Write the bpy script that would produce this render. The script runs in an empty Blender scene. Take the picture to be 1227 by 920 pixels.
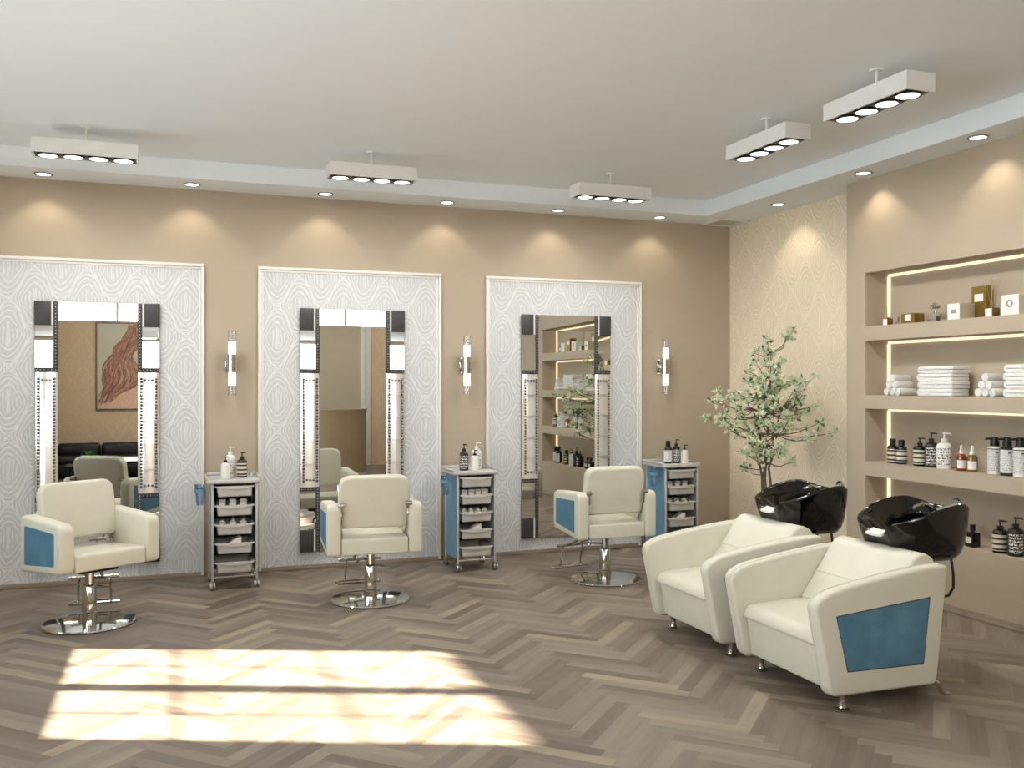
import bpy, bmesh, math, random
from mathutils import Vector, Matrix
R = math.radians
PI = math.pi
scene = bpy.context.scene
COL = scene.collection
rnd = random.Random(7)

# ------------------------------------------------------------------ sizes of the room
BACK, LEFT, REAR, RIGHT = 7.63, -2.20, -1.80, 5.038
NICHE = 4.818            # face of the boxed-out wall that holds the shelf niches
NICHE_END = 5.73         # where the box-out stops and the papered wall shows
SOF, CEIL = 3.014, 3.149
SOF_X, SOF_Y = 4.524, 7.222

# ------------------------------------------------------------------ materials
def lin(c):
    return tuple((v / 255 / 12.92) if v / 255 <= .04045 else ((v / 255 + .055) / 1.055) ** 2.4 for v in c) + (1,)

class G:
    """small helper that chains shader nodes"""
    def __init__(s, name):
        s.m = bpy.data.materials.new(name); s.m.use_nodes = True
        s.t = s.m.node_tree; s.t.nodes.clear()
        s.out = s.t.nodes.new('ShaderNodeOutputMaterial')
    def n(s, kind, **kw):
        x = s.t.nodes.new(kind)
        for k, v in kw.items(): setattr(x, k, v)
        return x
    def link(s, a, b): s.t.links.new(a, b)
    def put(s, sock, v):
        if hasattr(v, 'is_output'): s.link(v, sock)
        else: sock.default_value = v
    def math(s, op, a, b=None, c=None, clamp=False):
        x = s.n('ShaderNodeMath', operation=op, use_clamp=clamp)
        s.put(x.inputs[0], a)
        if b is not None: s.put(x.inputs[1], b)
        if c is not None: s.put(x.inputs[2], c)
        return x.outputs[0]
    def coord(s, which='Object'): return s.n('ShaderNodeTexCoord').outputs[which]
    def sep(s, v):
        x = s.n('ShaderNodeSeparateXYZ'); s.link(v, x.inputs[0]); return x.outputs
    def comb(s, a, b, c):
        x = s.n('ShaderNodeCombineXYZ')
        for i, v in enumerate((a, b, c)): s.put(x.inputs[i], v)
        return x.outputs[0]
    def noise(s, vec, scale, detail=3, rough=.5):
        x = s.n('ShaderNodeTexNoise'); s.link(vec, x.inputs['Vector'])
        x.inputs['Scale'].default_value = scale; x.inputs['Detail'].default_value = detail; x.inputs['Roughness'].default_value = rough
        return x.outputs[0]
    def ramp(s, f, stops):
        x = s.n('ShaderNodeValToRGB'); s.link(f, x.inputs[0]); e = x.color_ramp.elements
        while len(e) < len(stops): e.new(.5)
        for k, (p, c) in enumerate(stops): e[k].position = p; e[k].color = c
        return x.outputs[0]
    def mix(s, f, a, b, blend='MIX'):
        x = s.n('ShaderNodeMix', data_type='RGBA', blend_type=blend)
        s.put(x.inputs[0], f); s.put(x.inputs[6], a); s.put(x.inputs[7], b)
        return x.outputs[2]
    def bump(s, h, strength=.2, dist=.01):
        x = s.n('ShaderNodeBump'); s.link(h, x.inputs['Height'])
        x.inputs['Strength'].default_value = strength; x.inputs['Distance'].default_value = dist
        return x.outputs[0]
    def bsdf(s, color, rough=.5, metal=0, spec=.5, normal=None, **kw):
        x = s.n('ShaderNodeBsdfPrincipled')
        s.put(x.inputs['Base Color'], color); s.put(x.inputs['Roughness'], rough)
        x.inputs['Metallic'].default_value = metal; x.inputs['Specular IOR Level'].default_value = spec
        if normal is not None: s.link(normal, x.inputs['Normal'])
        for k, v in kw.items(): s.put(x.inputs[k], v)
        s.link(x.outputs[0], s.out.inputs[0]); return x

M = {}
def plain(name, rgb, rough=.5, metal=0, spec=.5, nscale=60, namt=.04, bump=0, **kw):
    g = G(name); o = g.coord(); c = lin(rgb)
    nz = g.noise(o, nscale, 3)
    dark = tuple(v * (1 - namt) for v in c[:3]) + (1,); lite = tuple(min(1, v * (1 + namt)) for v in c[:3]) + (1,)
    col = g.ramp(nz, [(.3, dark), (.7, lite)])
    nm = g.bump(g.noise(o, nscale * 4, 2), bump, .004) if bump else None
    g.bsdf(col, rough, metal, spec, nm, **kw)
    M[name] = g.m; return g.m
def emit(name, rgb, strength):
    g = G(name); e = g.n('ShaderNodeEmission'); e.inputs[0].default_value = lin(rgb); e.inputs[1].default_value = strength
    g.link(e.outputs[0], g.out.inputs[0]); M[name] = g.m
def glass(name, tint=(1, 1, 1, 1), gloss=.12, rough=.02):
    g = G(name); a = g.n('ShaderNodeBsdfTransparent'); a.inputs[0].default_value = tint
    b = g.n('ShaderNodeBsdfGlossy'); b.inputs['Roughness'].default_value = rough
    fr = g.n('ShaderNodeLayerWeight'); fr.inputs[0].default_value = .25
    f = g.math('ADD', g.math('MULTIPLY', fr.outputs['Facing'], .5), gloss * .4, clamp=True)
    m = g.n('ShaderNodeMixShader'); g.link(f, m.inputs[0]); g.link(a.outputs[0], m.inputs[1]); g.link(b.outputs[0], m.inputs[2])
    g.link(m.outputs[0], g.out.inputs[0]); M[name] = g.m

plain('wall_paint', (181, 167, 146), .75, nscale=3, namt=.02, bump=.03)
plain('ceiling_paint', (239, 245, 249), .8, nscale=2, namt=.01)
plain('vent_grille', (206, 199, 187), .6, nscale=60, namt=.04)
plain('white_paint', (232, 230, 224), .55, nscale=8, namt=.015)
plain('fixture_white', (236, 236, 233), .4, nscale=20, namt=.01)
plain('baseboard_paint', (150, 135, 118), .5, nscale=12, namt=.06)
plain('cream_leather', (214, 211, 194), .45, spec=.4, nscale=9, namt=.02, bump=.05)
plain('bead_chrome', (120, 117, 113), .08, metal=1, nscale=5, namt=.05)
plain('leather_seam', (206, 200, 183), .5, nscale=9, namt=.02)
plain('chrome', (205, 203, 198), .07, metal=1, nscale=5, namt=.02)
plain('brushed_metal', (176, 174, 168), .3, metal=1, nscale=40, namt=.06)
plain('black_ceramic', (7, 7, 7), .05, spec=.6, nscale=5, namt=.1)
plain('black_leather', (16, 15, 15), .35, nscale=15, namt=.15, bump=.06)
plain('black_plastic', (17, 16, 16), .3, nscale=30, namt=.1)
plain('dark_panel', (62, 60, 60), .45, nscale=160, namt=.12, bump=.1)
plain('mirror_silver', (235, 236, 233), .0, metal=1, nscale=2, namt=.005)
plain('satin_silver', (250, 249, 245), .16, metal=.65, nscale=12, namt=.02)
plain('trolley_grey', (190, 188, 184), .4, nscale=20, namt=.03)
plain('drawer_white', (206, 203, 196), .4, nscale=20, namt=.02)
plain('trolley_inside', (70, 66, 62), .6, nscale=15, namt=.1)
plain('blue_panel', (104, 152, 178), .45, nscale=10, namt=.05)
plain('white_plastic', (236, 234, 226), .35, nscale=20, namt=.015)
plain('towel_white', (240, 239, 235), .9, spec=.2, nscale=120, namt=.05, bump=.5)
plain('gold_card', (136, 112, 52), .3, metal=.6, nscale=20, namt=.06)
plain('white_card', (242, 238, 230), .6, nscale=30, namt=.015)
plain('kraft_card', (196, 184, 160), .6, nscale=30, namt=.03)
plain('amber_glass', (120, 52, 18), .08, nscale=6, namt=.15, spec=.7)
plain('olive_glass', (118, 84, 34), .08, nscale=6, namt=.15, spec=.7)
plain('brown_glass', (22, 14, 11), .08, nscale=6, namt=.2, spec=.6)
plain('reed', (176, 150, 110), .7, nscale=80, namt=.1)
plain('bark', (104, 86, 68), .85, nscale=60, namt=.25, bump=.4)
plain('pot_clay', (214, 208, 198), .5, nscale=20, namt=.04)
plain('soil', (52, 40, 30), .95, nscale=90, namt=.4, bump=.6)
plain('counter_paint', (170, 150, 122), .5, nscale=5, namt=.02)
plain('leaf_green', (60, 110, 46), .5, nscale=40, namt=.2)
plain('white_wood', (228, 226, 220), .4, nscale=12, namt=.02)
plain('grey_marble', (120, 110, 100), .3, nscale=6, namt=.1)
plain('grey_text', (150, 146, 142), .7, nscale=40, namt=.05)
emit('lamp_disc', (255, 250, 240), 5.0)
emit('led_warm', (255, 230, 192), 1.3)
emit('sconce_glow', (255, 247, 232), 1.9)
glass('clear_glass', (.96, .97, .97, 1), .12)
glass('window_glass', (.98, .99, .99, 1), .05)
glass('blue_glass', (.74, .83, .92, 1), .3, .1)

def suede():
    g = G('blue_suede'); o = g.coord()
    n1 = g.noise(o, 7, 4, .6); n2 = g.noise(o, 90, 2)
    c = g.ramp(n1, [(.25, lin((74, 114, 138))), (.55, lin((88, 128, 150))), (.8, lin((104, 142, 162)))])
    g.bsdf(c, .8, spec=.25, normal=g.bump(n2, .15, .003)); M['blue_suede'] = g.m
suede()

def wallpaper(name, axis, base, line, W=.35, H=.50, x0=0, z0=0):
    """ogee paper: staggered balloons of fine raised concentric lines"""
    g = G(name); p = g.sep(g.coord()); a = p[0] if axis == 'x' else p[1]
    jit = g.noise(g.coord(), 9, 2)
    wob = g.math('MULTIPLY', g.math('SUBTRACT', jit, .5), .20)
    u = g.math('ADD', g.math('MULTIPLY', g.math('SUBTRACT', a, x0), 2 / W), wob)
    v = g.math('ADD', g.math('MULTIPLY', g.math('SUBTRACT', p[2], z0), 2 / H), wob)
    # fuller tops: let the rows sag between the balloons
    a0 = g.math('PINGPONG', u, 1.0); b0 = g.math('PINGPONG', g.math('ADD', v, g.math('MULTIPLY', g.math('SINE', g.math('MULTIPLY', v, PI * 2)), .06)), 1.0)
    ins = g.math('LESS_THAN', g.math('ADD', a0, b0), 1.0)
    def pick(q):
        m_ = g.n('ShaderNodeMix', data_type='FLOAT'); g.link(ins, m_.inputs[0]); g.link(g.math('SUBTRACT', 1.0, q), m_.inputs[2]); g.link(q, m_.inputs[3]); return m_.outputs[0]
    aa, bb = pick(a0), pick(b0)
    r = g.math('POWER', g.math('ADD', g.math('POWER', aa, 1.7), g.math('POWER', bb, 1.7)), 1 / 1.7)
    rings = g.math('SINE', g.math('MULTIPLY', r, 2 * PI * 8.5))
    core = g.math('SINE', g.math('MULTIPLY', aa, 2 * PI * 7.0))
    m_core = g.math('LESS_THAN', r, .40)
    x = g.n('ShaderNodeMix', data_type='FLOAT'); g.link(m_core, x.inputs[0]); g.link(rings, x.inputs[2]); g.link(core, x.inputs[3])
    k = g.n('ShaderNodeMapRange', interpolation_type='SMOOTHSTEP'); g.link(x.outputs[0], k.inputs[0])
    k.inputs[1].default_value = .25; k.inputs[2].default_value = 1.0
    # trunk and branch lines where neighbouring balloons meet
    rim = g.n('ShaderNodeMapRange', interpolation_type='SMOOTHSTEP'); g.link(g.math('SUBTRACT', 1.0, g.math('ADD', aa, bb)), rim.inputs[0])
    rim.inputs[1].default_value = .07; rim.inputs[2].default_value = .02
    kk = g.math('MAXIMUM', g.math('MULTIPLY', k.outputs[0], .9), g.math('MULTIPLY', rim.outputs[0], .75))
    wear = g.math('MULTIPLY', kk, g.math('ADD', .30, g.math('MULTIPLY', g.noise(g.coord(), 38, 3), 1.1)), clamp=True)
    col = g.mix(wear, lin(base), lin(line))
    g.bsdf(col, .6, spec=.3, normal=g.bump(kk, .15, .003)); M[name] = g.m
wallpaper('paper_grey', 'x', (203, 205, 206), (232, 233, 231), x0=.62, z0=.12)
wallpaper('paper_beige', 'y', (231, 216, 189), (248, 239, 221), x0=.2, z0=.30)
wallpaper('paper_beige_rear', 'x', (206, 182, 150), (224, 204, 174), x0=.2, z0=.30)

def floor_mat():
    g = G('herringbone_oak'); uv = g.n('ShaderNodeUVMap').outputs[0]
    at = g.n('ShaderNodeAttribute', attribute_name='tone'); t = g.sep(at.outputs['Color'])
    s = g.sep(uv)
    off = g.math('MULTIPLY', t[1], 37.0)
    vec = g.comb(g.math('ADD', g.math('MULTIPLY', s[0], 2.2), off), g.math('ADD', g.math('MULTIPLY', s[1], 26.0), off), off)
    grain = g.noise(vec, 1.6, 5, .6)
    vec2 = g.comb(g.math('ADD', g.math('MULTIPLY', s[0], .9), off), g.math('ADD', g.math('MULTIPLY', s[1], 7.0), off), off)
    broad = g.noise(vec2, 1.5, 2, .5)
    base = g.ramp(t[0], [(0, lin((112, 99, 88))), (.3, lin((126, 113, 102))), (.62, lin((139, 128, 117))), (.85, lin((150, 138, 122))), (1, lin((160, 146, 127)))])
    c = g.mix(g.math('MULTIPLY', g.math('SUBTRACT', grain, .35), 1.3, clamp=True), base, lin((160, 146, 128)), 'SOFT_LIGHT')
    dk = g.n('ShaderNodeMapRange'); g.link(grain, dk.inputs[0]); dk.inputs[1].default_value = .30; dk.inputs[2].default_value = .5
    dk.inputs[3].default_value = .80; dk.inputs[4].default_value = 1.0
    hs = g.n('ShaderNodeHueSaturation'); g.link(c, hs.inputs['Color']); g.link(g.math('MULTIPLY', dk.outputs[0], g.math('ADD', .62, g.math('MULTIPLY', broad, .64))), hs.inputs['Value'])
    # thin dark joint at the plank edge
    du = g.math('MINIMUM', s[0], g.math('SUBTRACT', .5, s[0])); dv = g.math('MINIMUM', s[1], g.math('SUBTRACT', .5 / 7, s[1]))
    edge = g.math('LESS_THAN', g.math('MINIMUM', du, dv), .0007)
    c2 = g.mix(g.math('MULTIPLY', edge, .3), hs.outputs[0], lin((70, 58, 48)))
    rg = g.math('ADD', .36, g.math('MULTIPLY', grain, .18))
    g.bsdf(c2, rg, spec=.4, normal=g.bump(grain, .06, .002)); M['herringbone_oak'] = g.m
floor_mat()

def text_label(name, paper, ink, sx, sz, thr):
    """label with rows of tiny blocky printing"""
    g = G(name); o = g.coord(); p = g.sep(o)
    ang = g.math('ARCTAN2', p[1], p[0])
    a = g.math('MULTIPLY', ang, sx); z = g.math('MULTIPLY', p[2], sz)
    w = g.n('ShaderNodeTexWhiteNoise', noise_dimensions='2D'); g.link(g.comb(g.math('FLOOR', a), g.math('FLOOR', z), 0), w.inputs['Vector'])
    row = g.math('GREATER_THAN', g.math('FRACT', g.math('MULTIPLY', z, .3334)), .3)
    on = g.math('MULTIPLY', g.math('GREATER_THAN', w.outputs[0], thr), row)
    g.bsdf(g.mix(on, lin(paper), lin(ink)), .6); M[name] = g.m
text_label('label_bold_black', (14, 13, 13), (232, 228, 220), 16, 150, .42)
text_label('label_bold_white', (238, 235, 228), (60, 58, 58), 16, 150, .62)
text_label('label_fine_white', (232, 230, 226), (150, 150, 150), 30, 300, .55)
def stripe_label():
    g = G('label_striped'); p = g.sep(g.coord()); z = g.math('MULTIPLY', p[2], 31.0)
    s = g.math('FRACT', z); on = g.math('GREATER_THAN', s, .62)
    w = g.n('ShaderNodeTexWhiteNoise', noise_dimensions='2D')
    g.link(g.comb(g.math('FLOOR', g.math('MULTIPLY', g.math('ARCTAN2', p[1], p[0]), 26)), g.math('FLOOR', g.math('MULTIPLY', p[2], 420)), 0), w.inputs['Vector'])
    c = g.mix(g.math('MULTIPLY', g.math('GREATER_THAN', w.outputs[0], .55), .35), lin((226, 216, 196)), lin((120, 112, 100)))
    g.bsdf(g.mix(on, c, lin((54, 48, 42))), .6); M['label_striped'] = g.m
stripe_label()

# ------------------------------------------------------------------ mesh builder
class MB:
    def __init__(s): s.b = bmesh.new()
    def _m(s, geom, mi):
        for f in geom:
            if isinstance(f, bmesh.types.BMFace): f.material_index = mi
    def box(s, c, d, bev=0, seg=2, mi=0, rot=None):
        before = set(s.b.faces)
        g = bmesh.ops.create_cube(s.b, size=1)['verts']
        for v in g: v.co = Vector((v.co.x * d[0], v.co.y * d[1], v.co.z * d[2]))
        if bev:
            es = list({e for v in g for e in v.link_edges})
            bmesh.ops.bevel(s.b, geom=es, offset=bev, segments=seg, affect='EDGES', profile=.5)
        new = [f for f in s.b.faces if f not in before]
        vs = list({v for f in new for v in f.verts})
        for v in vs:
            if rot: v.co = rot @ v.co
            v.co += Vector(c)
        s._m(new, mi); return s
    def b2(s, x0, x1, y0, y1, z0, z1, bev=0, seg=2, mi=0):
        return s.box(((x0 + x1) / 2, (y0 + y1) / 2, (z0 + z1) / 2), (x1 - x0, y1 - y0, z1 - z0), bev, seg, mi)
    def tube(s, pts, rad, seg=10, mi=0, cap=True):
        pts = [Vector(p) for p in pts]; n = len(pts)
        rad = rad if isinstance(rad, (list, tuple)) else [rad] * n
        rings = []; prev = None
        for i, p in enumerate(pts):
            d = (pts[min(i + 1, n - 1)] - pts[max(i - 1, 0)]).normalized()
            if prev is None:
                up = Vector((0, 0, 1)) if abs(d.z) < .9 else Vector((1, 0, 0))
                a = d.cross(up).normalized()
            else:
                a = (prev - d * prev.dot(d)).normalized()
            prev = a; b = d.cross(a)
            rings.append([s.b.verts.new(p + (a * math.cos(t) + b * math.sin(t)) * rad[i]) for t in (2 * PI * k / seg for k in range(seg))])
        new = []
        for i in range(n - 1):
            for k in range(seg):
                new.append(s.b.faces.new((rings[i][k], rings[i][(k + 1) % seg], rings[i + 1][(k + 1) % seg], rings[i + 1][k])))
        if cap:
            new.append(s.b.faces.new(list(reversed(rings[0])))); new.append(s.b.faces.new(rings[-1]))
        s._m(new, mi); return s
    def lathe(s, prof, c=(0, 0, 0), seg=24, mi=0, axis='z', a0=0, a1=2 * PI):
        full = abs(a1 - a0 - 2 * PI) < 1e-6
        cnt = seg if full else seg + 1
        rings = []
        for r, z in prof:
            if r < 1e-6: rings.append([s.b.verts.new(s._ax(0, 0, z, axis, c))])
            else: rings.append([s.b.verts.new(s._ax(r * math.cos(a0 + (a1 - a0) * k / seg), r * math.sin(a0 + (a1 - a0) * k / seg), z, axis, c)) for k in range(cnt)])
        new = []
        for i in range(len(rings) - 1):
            A, B = rings[i], rings[i + 1]
            for k in range(seg):
                k2 = (k + 1) % cnt
                if len(A) == 1 and len(B) == 1: continue
                if len(A) == 1: new.append(s.b.faces.new((A[0], B[k2], B[k])))
                elif len(B) == 1: new.append(s.b.faces.new((A[k], A[k2], B[0])))
                else: new.append(s.b.faces.new((A[k], A[k2], B[k2], B[k])))
        s._m(new, mi); return s
    def _ax(s, x, y, z, axis, c):
        v = (x, y, z) if axis == 'z' else ((z, x, y) if axis == 'x' else (y, z, x))
        return Vector(v) + Vector(c)
    def ball(s, c, r, mi=0, sub=1):
        before = set(s.b.faces)
        bmesh.ops.create_icosphere(s.b, subdivisions=sub, radius=r, matrix=Matrix.Translation(Vector(c)))
        s._m([f for f in s.b.faces if f not in before], mi); return s
    def prism(s, poly, axis, a, b, bev=0, seg=2, mi=0):
        """polygon in the plane across `axis`, pushed from a to b.  axis x: (y,z)  y: (x,z)  z: (x,y)"""
        def P(p, t): return (t, p[0], p[1]) if axis == 'x' else ((p[0], t, p[1]) if axis == 'y' else (p[0], p[1], t))
        before = set(s.b.faces)
        A = [s.b.verts.new(P(p, a)) for p in poly]; B = [s.b.verts.new(P(p, b)) for p in poly]
        n = len(poly); fs = [s.b.faces.new(A), s.b.faces.new(list(reversed(B)))]
        for k in range(n): fs.append(s.b.faces.new((A[k], B[k], B[(k + 1) % n], A[(k + 1) % n])))
        bmesh.ops.recalc_face_normals(s.b, faces=fs)
        if bev:
            rim = [e for e in fs[0].edges] + [e for e in fs[1].edges]
            bmesh.ops.bevel(s.b, geom=rim, offset=bev, segments=seg, affect='EDGES', profile=.5)
        s._m([f for f in s.b.faces if f not in before], mi); return s
    def quad(s, a, b, c, d, mi=0):
        f = s.b.faces.new([s.b.verts.new(v) for v in (a, b, c, d)]); f.material_index = mi; return s
    def loft(s, rings, mi=0, capA=False, capB=False, close=True):
        vs = [[s.b.verts.new(p) for p in r] for r in rings]; new = []
        n = len(vs[0])
        for i in range(len(vs) - 1):
            for k in range(n if close else n - 1):
                new.append(s.b.faces.new((vs[i][k], vs[i][(k + 1) % n], vs[i + 1][(k + 1) % n], vs[i + 1][k])))
        if capA: new.append(s.b.faces.new(list(reversed(vs[0]))))
        if capB: new.append(s.b.faces.new(vs[-1]))
        s._m(new, mi); return s
    def xf(s, mat):
        bmesh.ops.transform(s.b, matrix=mat, verts=s.b.verts); return s
    def build(s, name, mats, parent=None, loc=(0, 0, 0), rot=None, smooth=35, recalc=True):
        if recalc: bmesh.ops.recalc_face_normals(s.b, faces=s.b.faces)
        me = bpy.data.meshes.new(name); s.b.to_mesh(me); s.b.free()
        for m in (mats if isinstance(mats, (list, tuple)) else [mats]): me.materials.append(M[m])
        if smooth:
            for p in me.polygons: p.use_smooth = True
            me.set_sharp_from_angle(angle=R(smooth))
        o = bpy.data.objects.new(name, me); COL.objects.link(o); o.location = loc
        if rot: o.rotation_euler = rot
        if parent: o.parent = parent
        return o

def rounded(pts, r, n=5):
    """polygon with rounded corners; r may be a list"""
    out = []; N = len(pts)
    for i in range(N):
        p = Vector(pts[i]); a = Vector(pts[i - 1]); b = Vector(pts[(i + 1) % N])
        rr = r[i] if isinstance(r, (list, tuple)) else r
        if rr <= 0: out.append(tuple(p)); continue
        da, db = (a - p), (b - p); la, lb = da.length, db.length
        t = min(rr, la * .49, lb * .49); A = p + da / la * t; B = p + db / lb * t
        for k in range(n + 1):
            q = k / n; out.append(tuple(A * (1 - q) ** 2 + p * 2 * q * (1 - q) + B * q ** 2))
    return out

def thing(name, label, cat, loc=(0, 0, 0), rz=0, group=None):
    o = bpy.data.objects.new(name, None); COL.objects.link(o); o.empty_display_size = .05
    o.location = loc; o.rotation_euler = (0, 0, rz); o['label'] = label; o['category'] = cat
    if group: o['group'] = group
    return o
def tag(o, label, cat, group=None):
    o['label'] = label; o['category'] = cat
    if group: o['group'] = group
    return o
def struct(o): o['kind'] = 'structure'; return o
def copy_tree(src, loc, label, rz=None):
    def cp(o, par):
        c = o.copy(); COL.objects.link(c)
        if par: c.parent = par
        for ch in o.children: cp(ch, c)
        return c
    c = cp(src, None); c.location = loc; c['label'] = label
    if rz is not None: c.rotation_euler = (0, 0, rz)
    return c

# ------------------------------------------------------------------ camera
cam = bpy.data.cameras.new('camera'); cam.sensor_width = 36; cam.lens = 1110.8 * 36 / 1227; cam.clip_start = .05
co = bpy.data.objects.new('camera', cam); COL.objects.link(co)
co.location = (0, 0, 1.5); co.rotation_euler = (R(90), 0, -.3527); scene.camera = co

# ------------------------------------------------------------------ room shell
def build_floor():
    """oak herringbone: every plank a face with its own tone"""
    m = MB(); L = .5; W = L / 7; q = 1 / math.sqrt(2)
    x0, y0 = 1.673, 6.262
    uvl = m.b.loops.layers.uv.new('UVMap'); tone = m.b.loops.layers.float_color.new('tone')
    rr = random.Random(11)
    def w(c, r): return Vector((x0 + (c - r) * W * q, y0 + (c + r) * W * q, 0))
    def plank(c, r, nc, nr):
        p = [w(c, r), w(c + nc, r), w(c + nc, r + nr), w(c, r + nr)]
        if max(v.x for v in p) < LEFT - .05 or min(v.x for v in p) > RIGHT + .05 or max(v.y for v in p) < REAR - .05 or min(v.y for v in p) > BACK + .05: return
        f = m.b.faces.new([m.b.verts.new(v) for v in p])
        uv = [(0, 0), (L, 0), (L, W), (0, W)] if nc > nr else [(0, 0), (0, W), (L, W), (L, 0)]
        t = min(1, max(0, rr.gauss(.47, .28))); t2 = rr.random()
        for lp, (a, b) in zip(f.loops, uv):
            lp[uvl].uv = (a, b) if nc > nr else (b * 1.0 if False else a, b)
            lp[tone] = (t, t2, 0, 1)
    for s in range(-200, 200):
        for k in range(-9, 10):
            plank(s + 14 * k, s, 7, 1)
            plank(s + 14 * k, s + 1, 1, 7)
    # trim to the walls
    for co_, no in (((LEFT, 0, 0), (-1, 0, 0)), ((RIGHT, 0, 0), (1, 0, 0)), ((0, REAR, 0), (0, -1, 0)), ((0, BACK, 0), (0, 1, 0))):
        bmesh.ops.bisect_plane(m.b, geom=m.b.verts[:] + m.b.edges[:] + m.b.faces[:], plane_co=co_, plane_no=no, clear_outer=True)
    o = m.build('floor', 'herringbone_oak', smooth=0, recalc=False)
    struct(o)
build_floor()
def fix_uv_vertical(): pass

T = .15
o = MB().b2(LEFT - T, RIGHT + T, REAR - T, BACK + T, CEIL, CEIL + .12).build('ceiling', 'ceiling_paint'); struct(o)
# dropped border along the back wall and the right wall
m = MB(); m.prism([(LEFT, BACK), (LEFT, SOF_Y), (SOF_X, SOF_Y), (SOF_X, REAR), (RIGHT, REAR), (RIGHT, BACK)], 'z', SOF, CEIL)
struct(m.build('ceiling_border', 'ceiling_paint'))
struct(MB().b2(LEFT - T, RIGHT + T, BACK, BACK + T, 0, CEIL).build('wall_back', 'wall_paint'))
struct(MB().b2(RIGHT, RIGHT + T, REAR, 5.63, 0, CEIL).build('wall_right', 'wall_paint'))
struct(MB().b2(RIGHT, RIGHT + T, 5.63, BACK, 0, CEIL).build('wall_right_paper', 'paper_beige'))

NICHES = [(1.924, 2.319), (1.418, 1.819), (.929, 1.32), (.44, .826)]
N0, N1 = 3.33, 5.527
m = MB()
m.b2(NICHE, RIGHT, N1, NICHE_END, 0, SOF); m.b2(NICHE, RIGHT, REAR, N0, 0, SOF)
zs = [0] + [v for n in reversed(NICHES) for v in n] + [SOF]
for k in range(0, len(zs), 2): m.b2(NICHE, RIGHT, N0, N1, zs[k], zs[k + 1])
struct(m.build('wall_niche', 'wall_paint', smooth=0))
# left wall with three windows; sun falls through the one nearest the back wall, the others are added for fill
WIN = [(5.04, 6.55), (3.00, 4.25), (.9, 2.4)]
WIN_K = [.26, .80, 1.2]
WZ0, WZ1 = 1.0, 2.30
m = MB(); ys = [REAR] + [v for w in sorted(WIN) for v in w] + [BACK]
for k in range(0, len(ys), 2): m.b2(LEFT - T, LEFT, ys[k], ys[k + 1], 0, CEIL)
for a, b in WIN: m.b2(LEFT - T, LEFT, a, b, 0, WZ0); m.b2(LEFT - T, LEFT, a, b, WZ1, CEIL)
struct(m.build('wall_left', 'wall_paint', smooth=0))
for i, (a, b) in enumerate(WIN):
    w = bpy.data.objects.new('window_%d' % (i + 1), None); COL.objects.link(w); struct(w)
    w.location = (LEFT, (a + b) / 2, WZ0)
    h = (b - a) / 2; H = WZ1 - WZ0; f = MB()
    xs0, xs1 = -.11, -.06
    for y in (-h + .02, h - .02): f.b2(xs0, xs1, y - .02, y + .02, 0, H)
    for z in (.02, H - .02): f.b2(xs0, xs1, -h, h, z - .02, z + .02)
    f.b2(xs0, xs1, -.05, .05, 0, H)
    for y in (-h / 2, h / 2): f.b2(-.095, -.08, y - .006, y + .006, 0, H)
    for z in (.40, .85): f.b2(-.095, -.08, -h, h, z - .006, z + .006)
    f.build('window_frame', 'white_paint', w, smooth=0)
    MB().b2(-.089, -.086, -h, h, 0, H).build('window_pane', 'window_glass', w, smooth=0)
    MB().b2(-.06, .05, -h, h, -.03, 0, .006).build('window_sill', 'white_paint', w)

# rear wall (behind the camera, seen in the mirrors) with added high glazing to whiten the mirror trim
CZ0, CZ1 = 2.57, 3.12; CX0, CX1 = LEFT + .06, 4.3
m = MB(); m.b2(LEFT - T, 2.05, REAR - T, REAR, 0, CZ0); struct(m.build('wall_rear', 'paper_beige_rear', smooth=0))
m = MB(); m.b2(2.05, 3.28, REAR - T, REAR, 0, CZ0); m.b2(LEFT - T, CX0, REAR - T, REAR, CZ0, CEIL); m.b2(CX1, RIGHT + T, REAR - T, REAR, CZ0, CEIL); m.b2(CX0, CX1, REAR - T, REAR, CZ1, CEIL)
struct(m.build('wall_rear_plain', 'wall_paint', smooth=0))
m = MB(); m.b2(3.46, RIGHT + T, REAR - T, REAR, 0, CZ0); struct(m.build('wall_rear_paper', 'paper_beige_rear', smooth=0))
m = MB(); m.b2(3.28, 3.46, REAR - T, REAR + .03, 0, CZ0, .01); m.b2(3.32, 3.36, REAR, REAR + .05, 0, CZ0, .008); struct(m.build('trim_1', 'white_paint'))
w = bpy.data.objects.new('window_4', None); COL.objects.link(w); struct(w); w.location = (CX0, REAR, CZ0)
f = MB(); L_ = CX1 - CX0; H = CZ1 - CZ0
for x in [k * L_ / 5 for k in range(6)]: f.b2(max(0, x - .02), min(L_, x + .02), -.10, -.05, 0, H)
f.b2(0, L_, -.10, -.05, 0, .03); f.b2(0, L_, -.10, -.05, H - .03, H); f.build('window_frame', 'white_paint', w, smooth=0)
MB().b2(0, L_, -.078, -.074, 0, H).build('window_pane', 'window_glass', w, smooth=0)

# baseboards
m = MB(); m.b2(LEFT, RIGHT, BACK - .012, BACK, 0, .036, .003); struct(m.build('baseboard_back', 'baseboard_paint'))
m = MB(); m.b2(NICHE - .014, NICHE, REAR, NICHE_END, 0, .05, .004); m.b2(NICHE - .022, NICHE, REAR, NICHE_END, 0, .022, .004)
m.b2(RIGHT - .014, RIGHT, NICHE_END, BACK, 0, .05, .004); struct(m.build('baseboard_right', 'baseboard_paint'))

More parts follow.
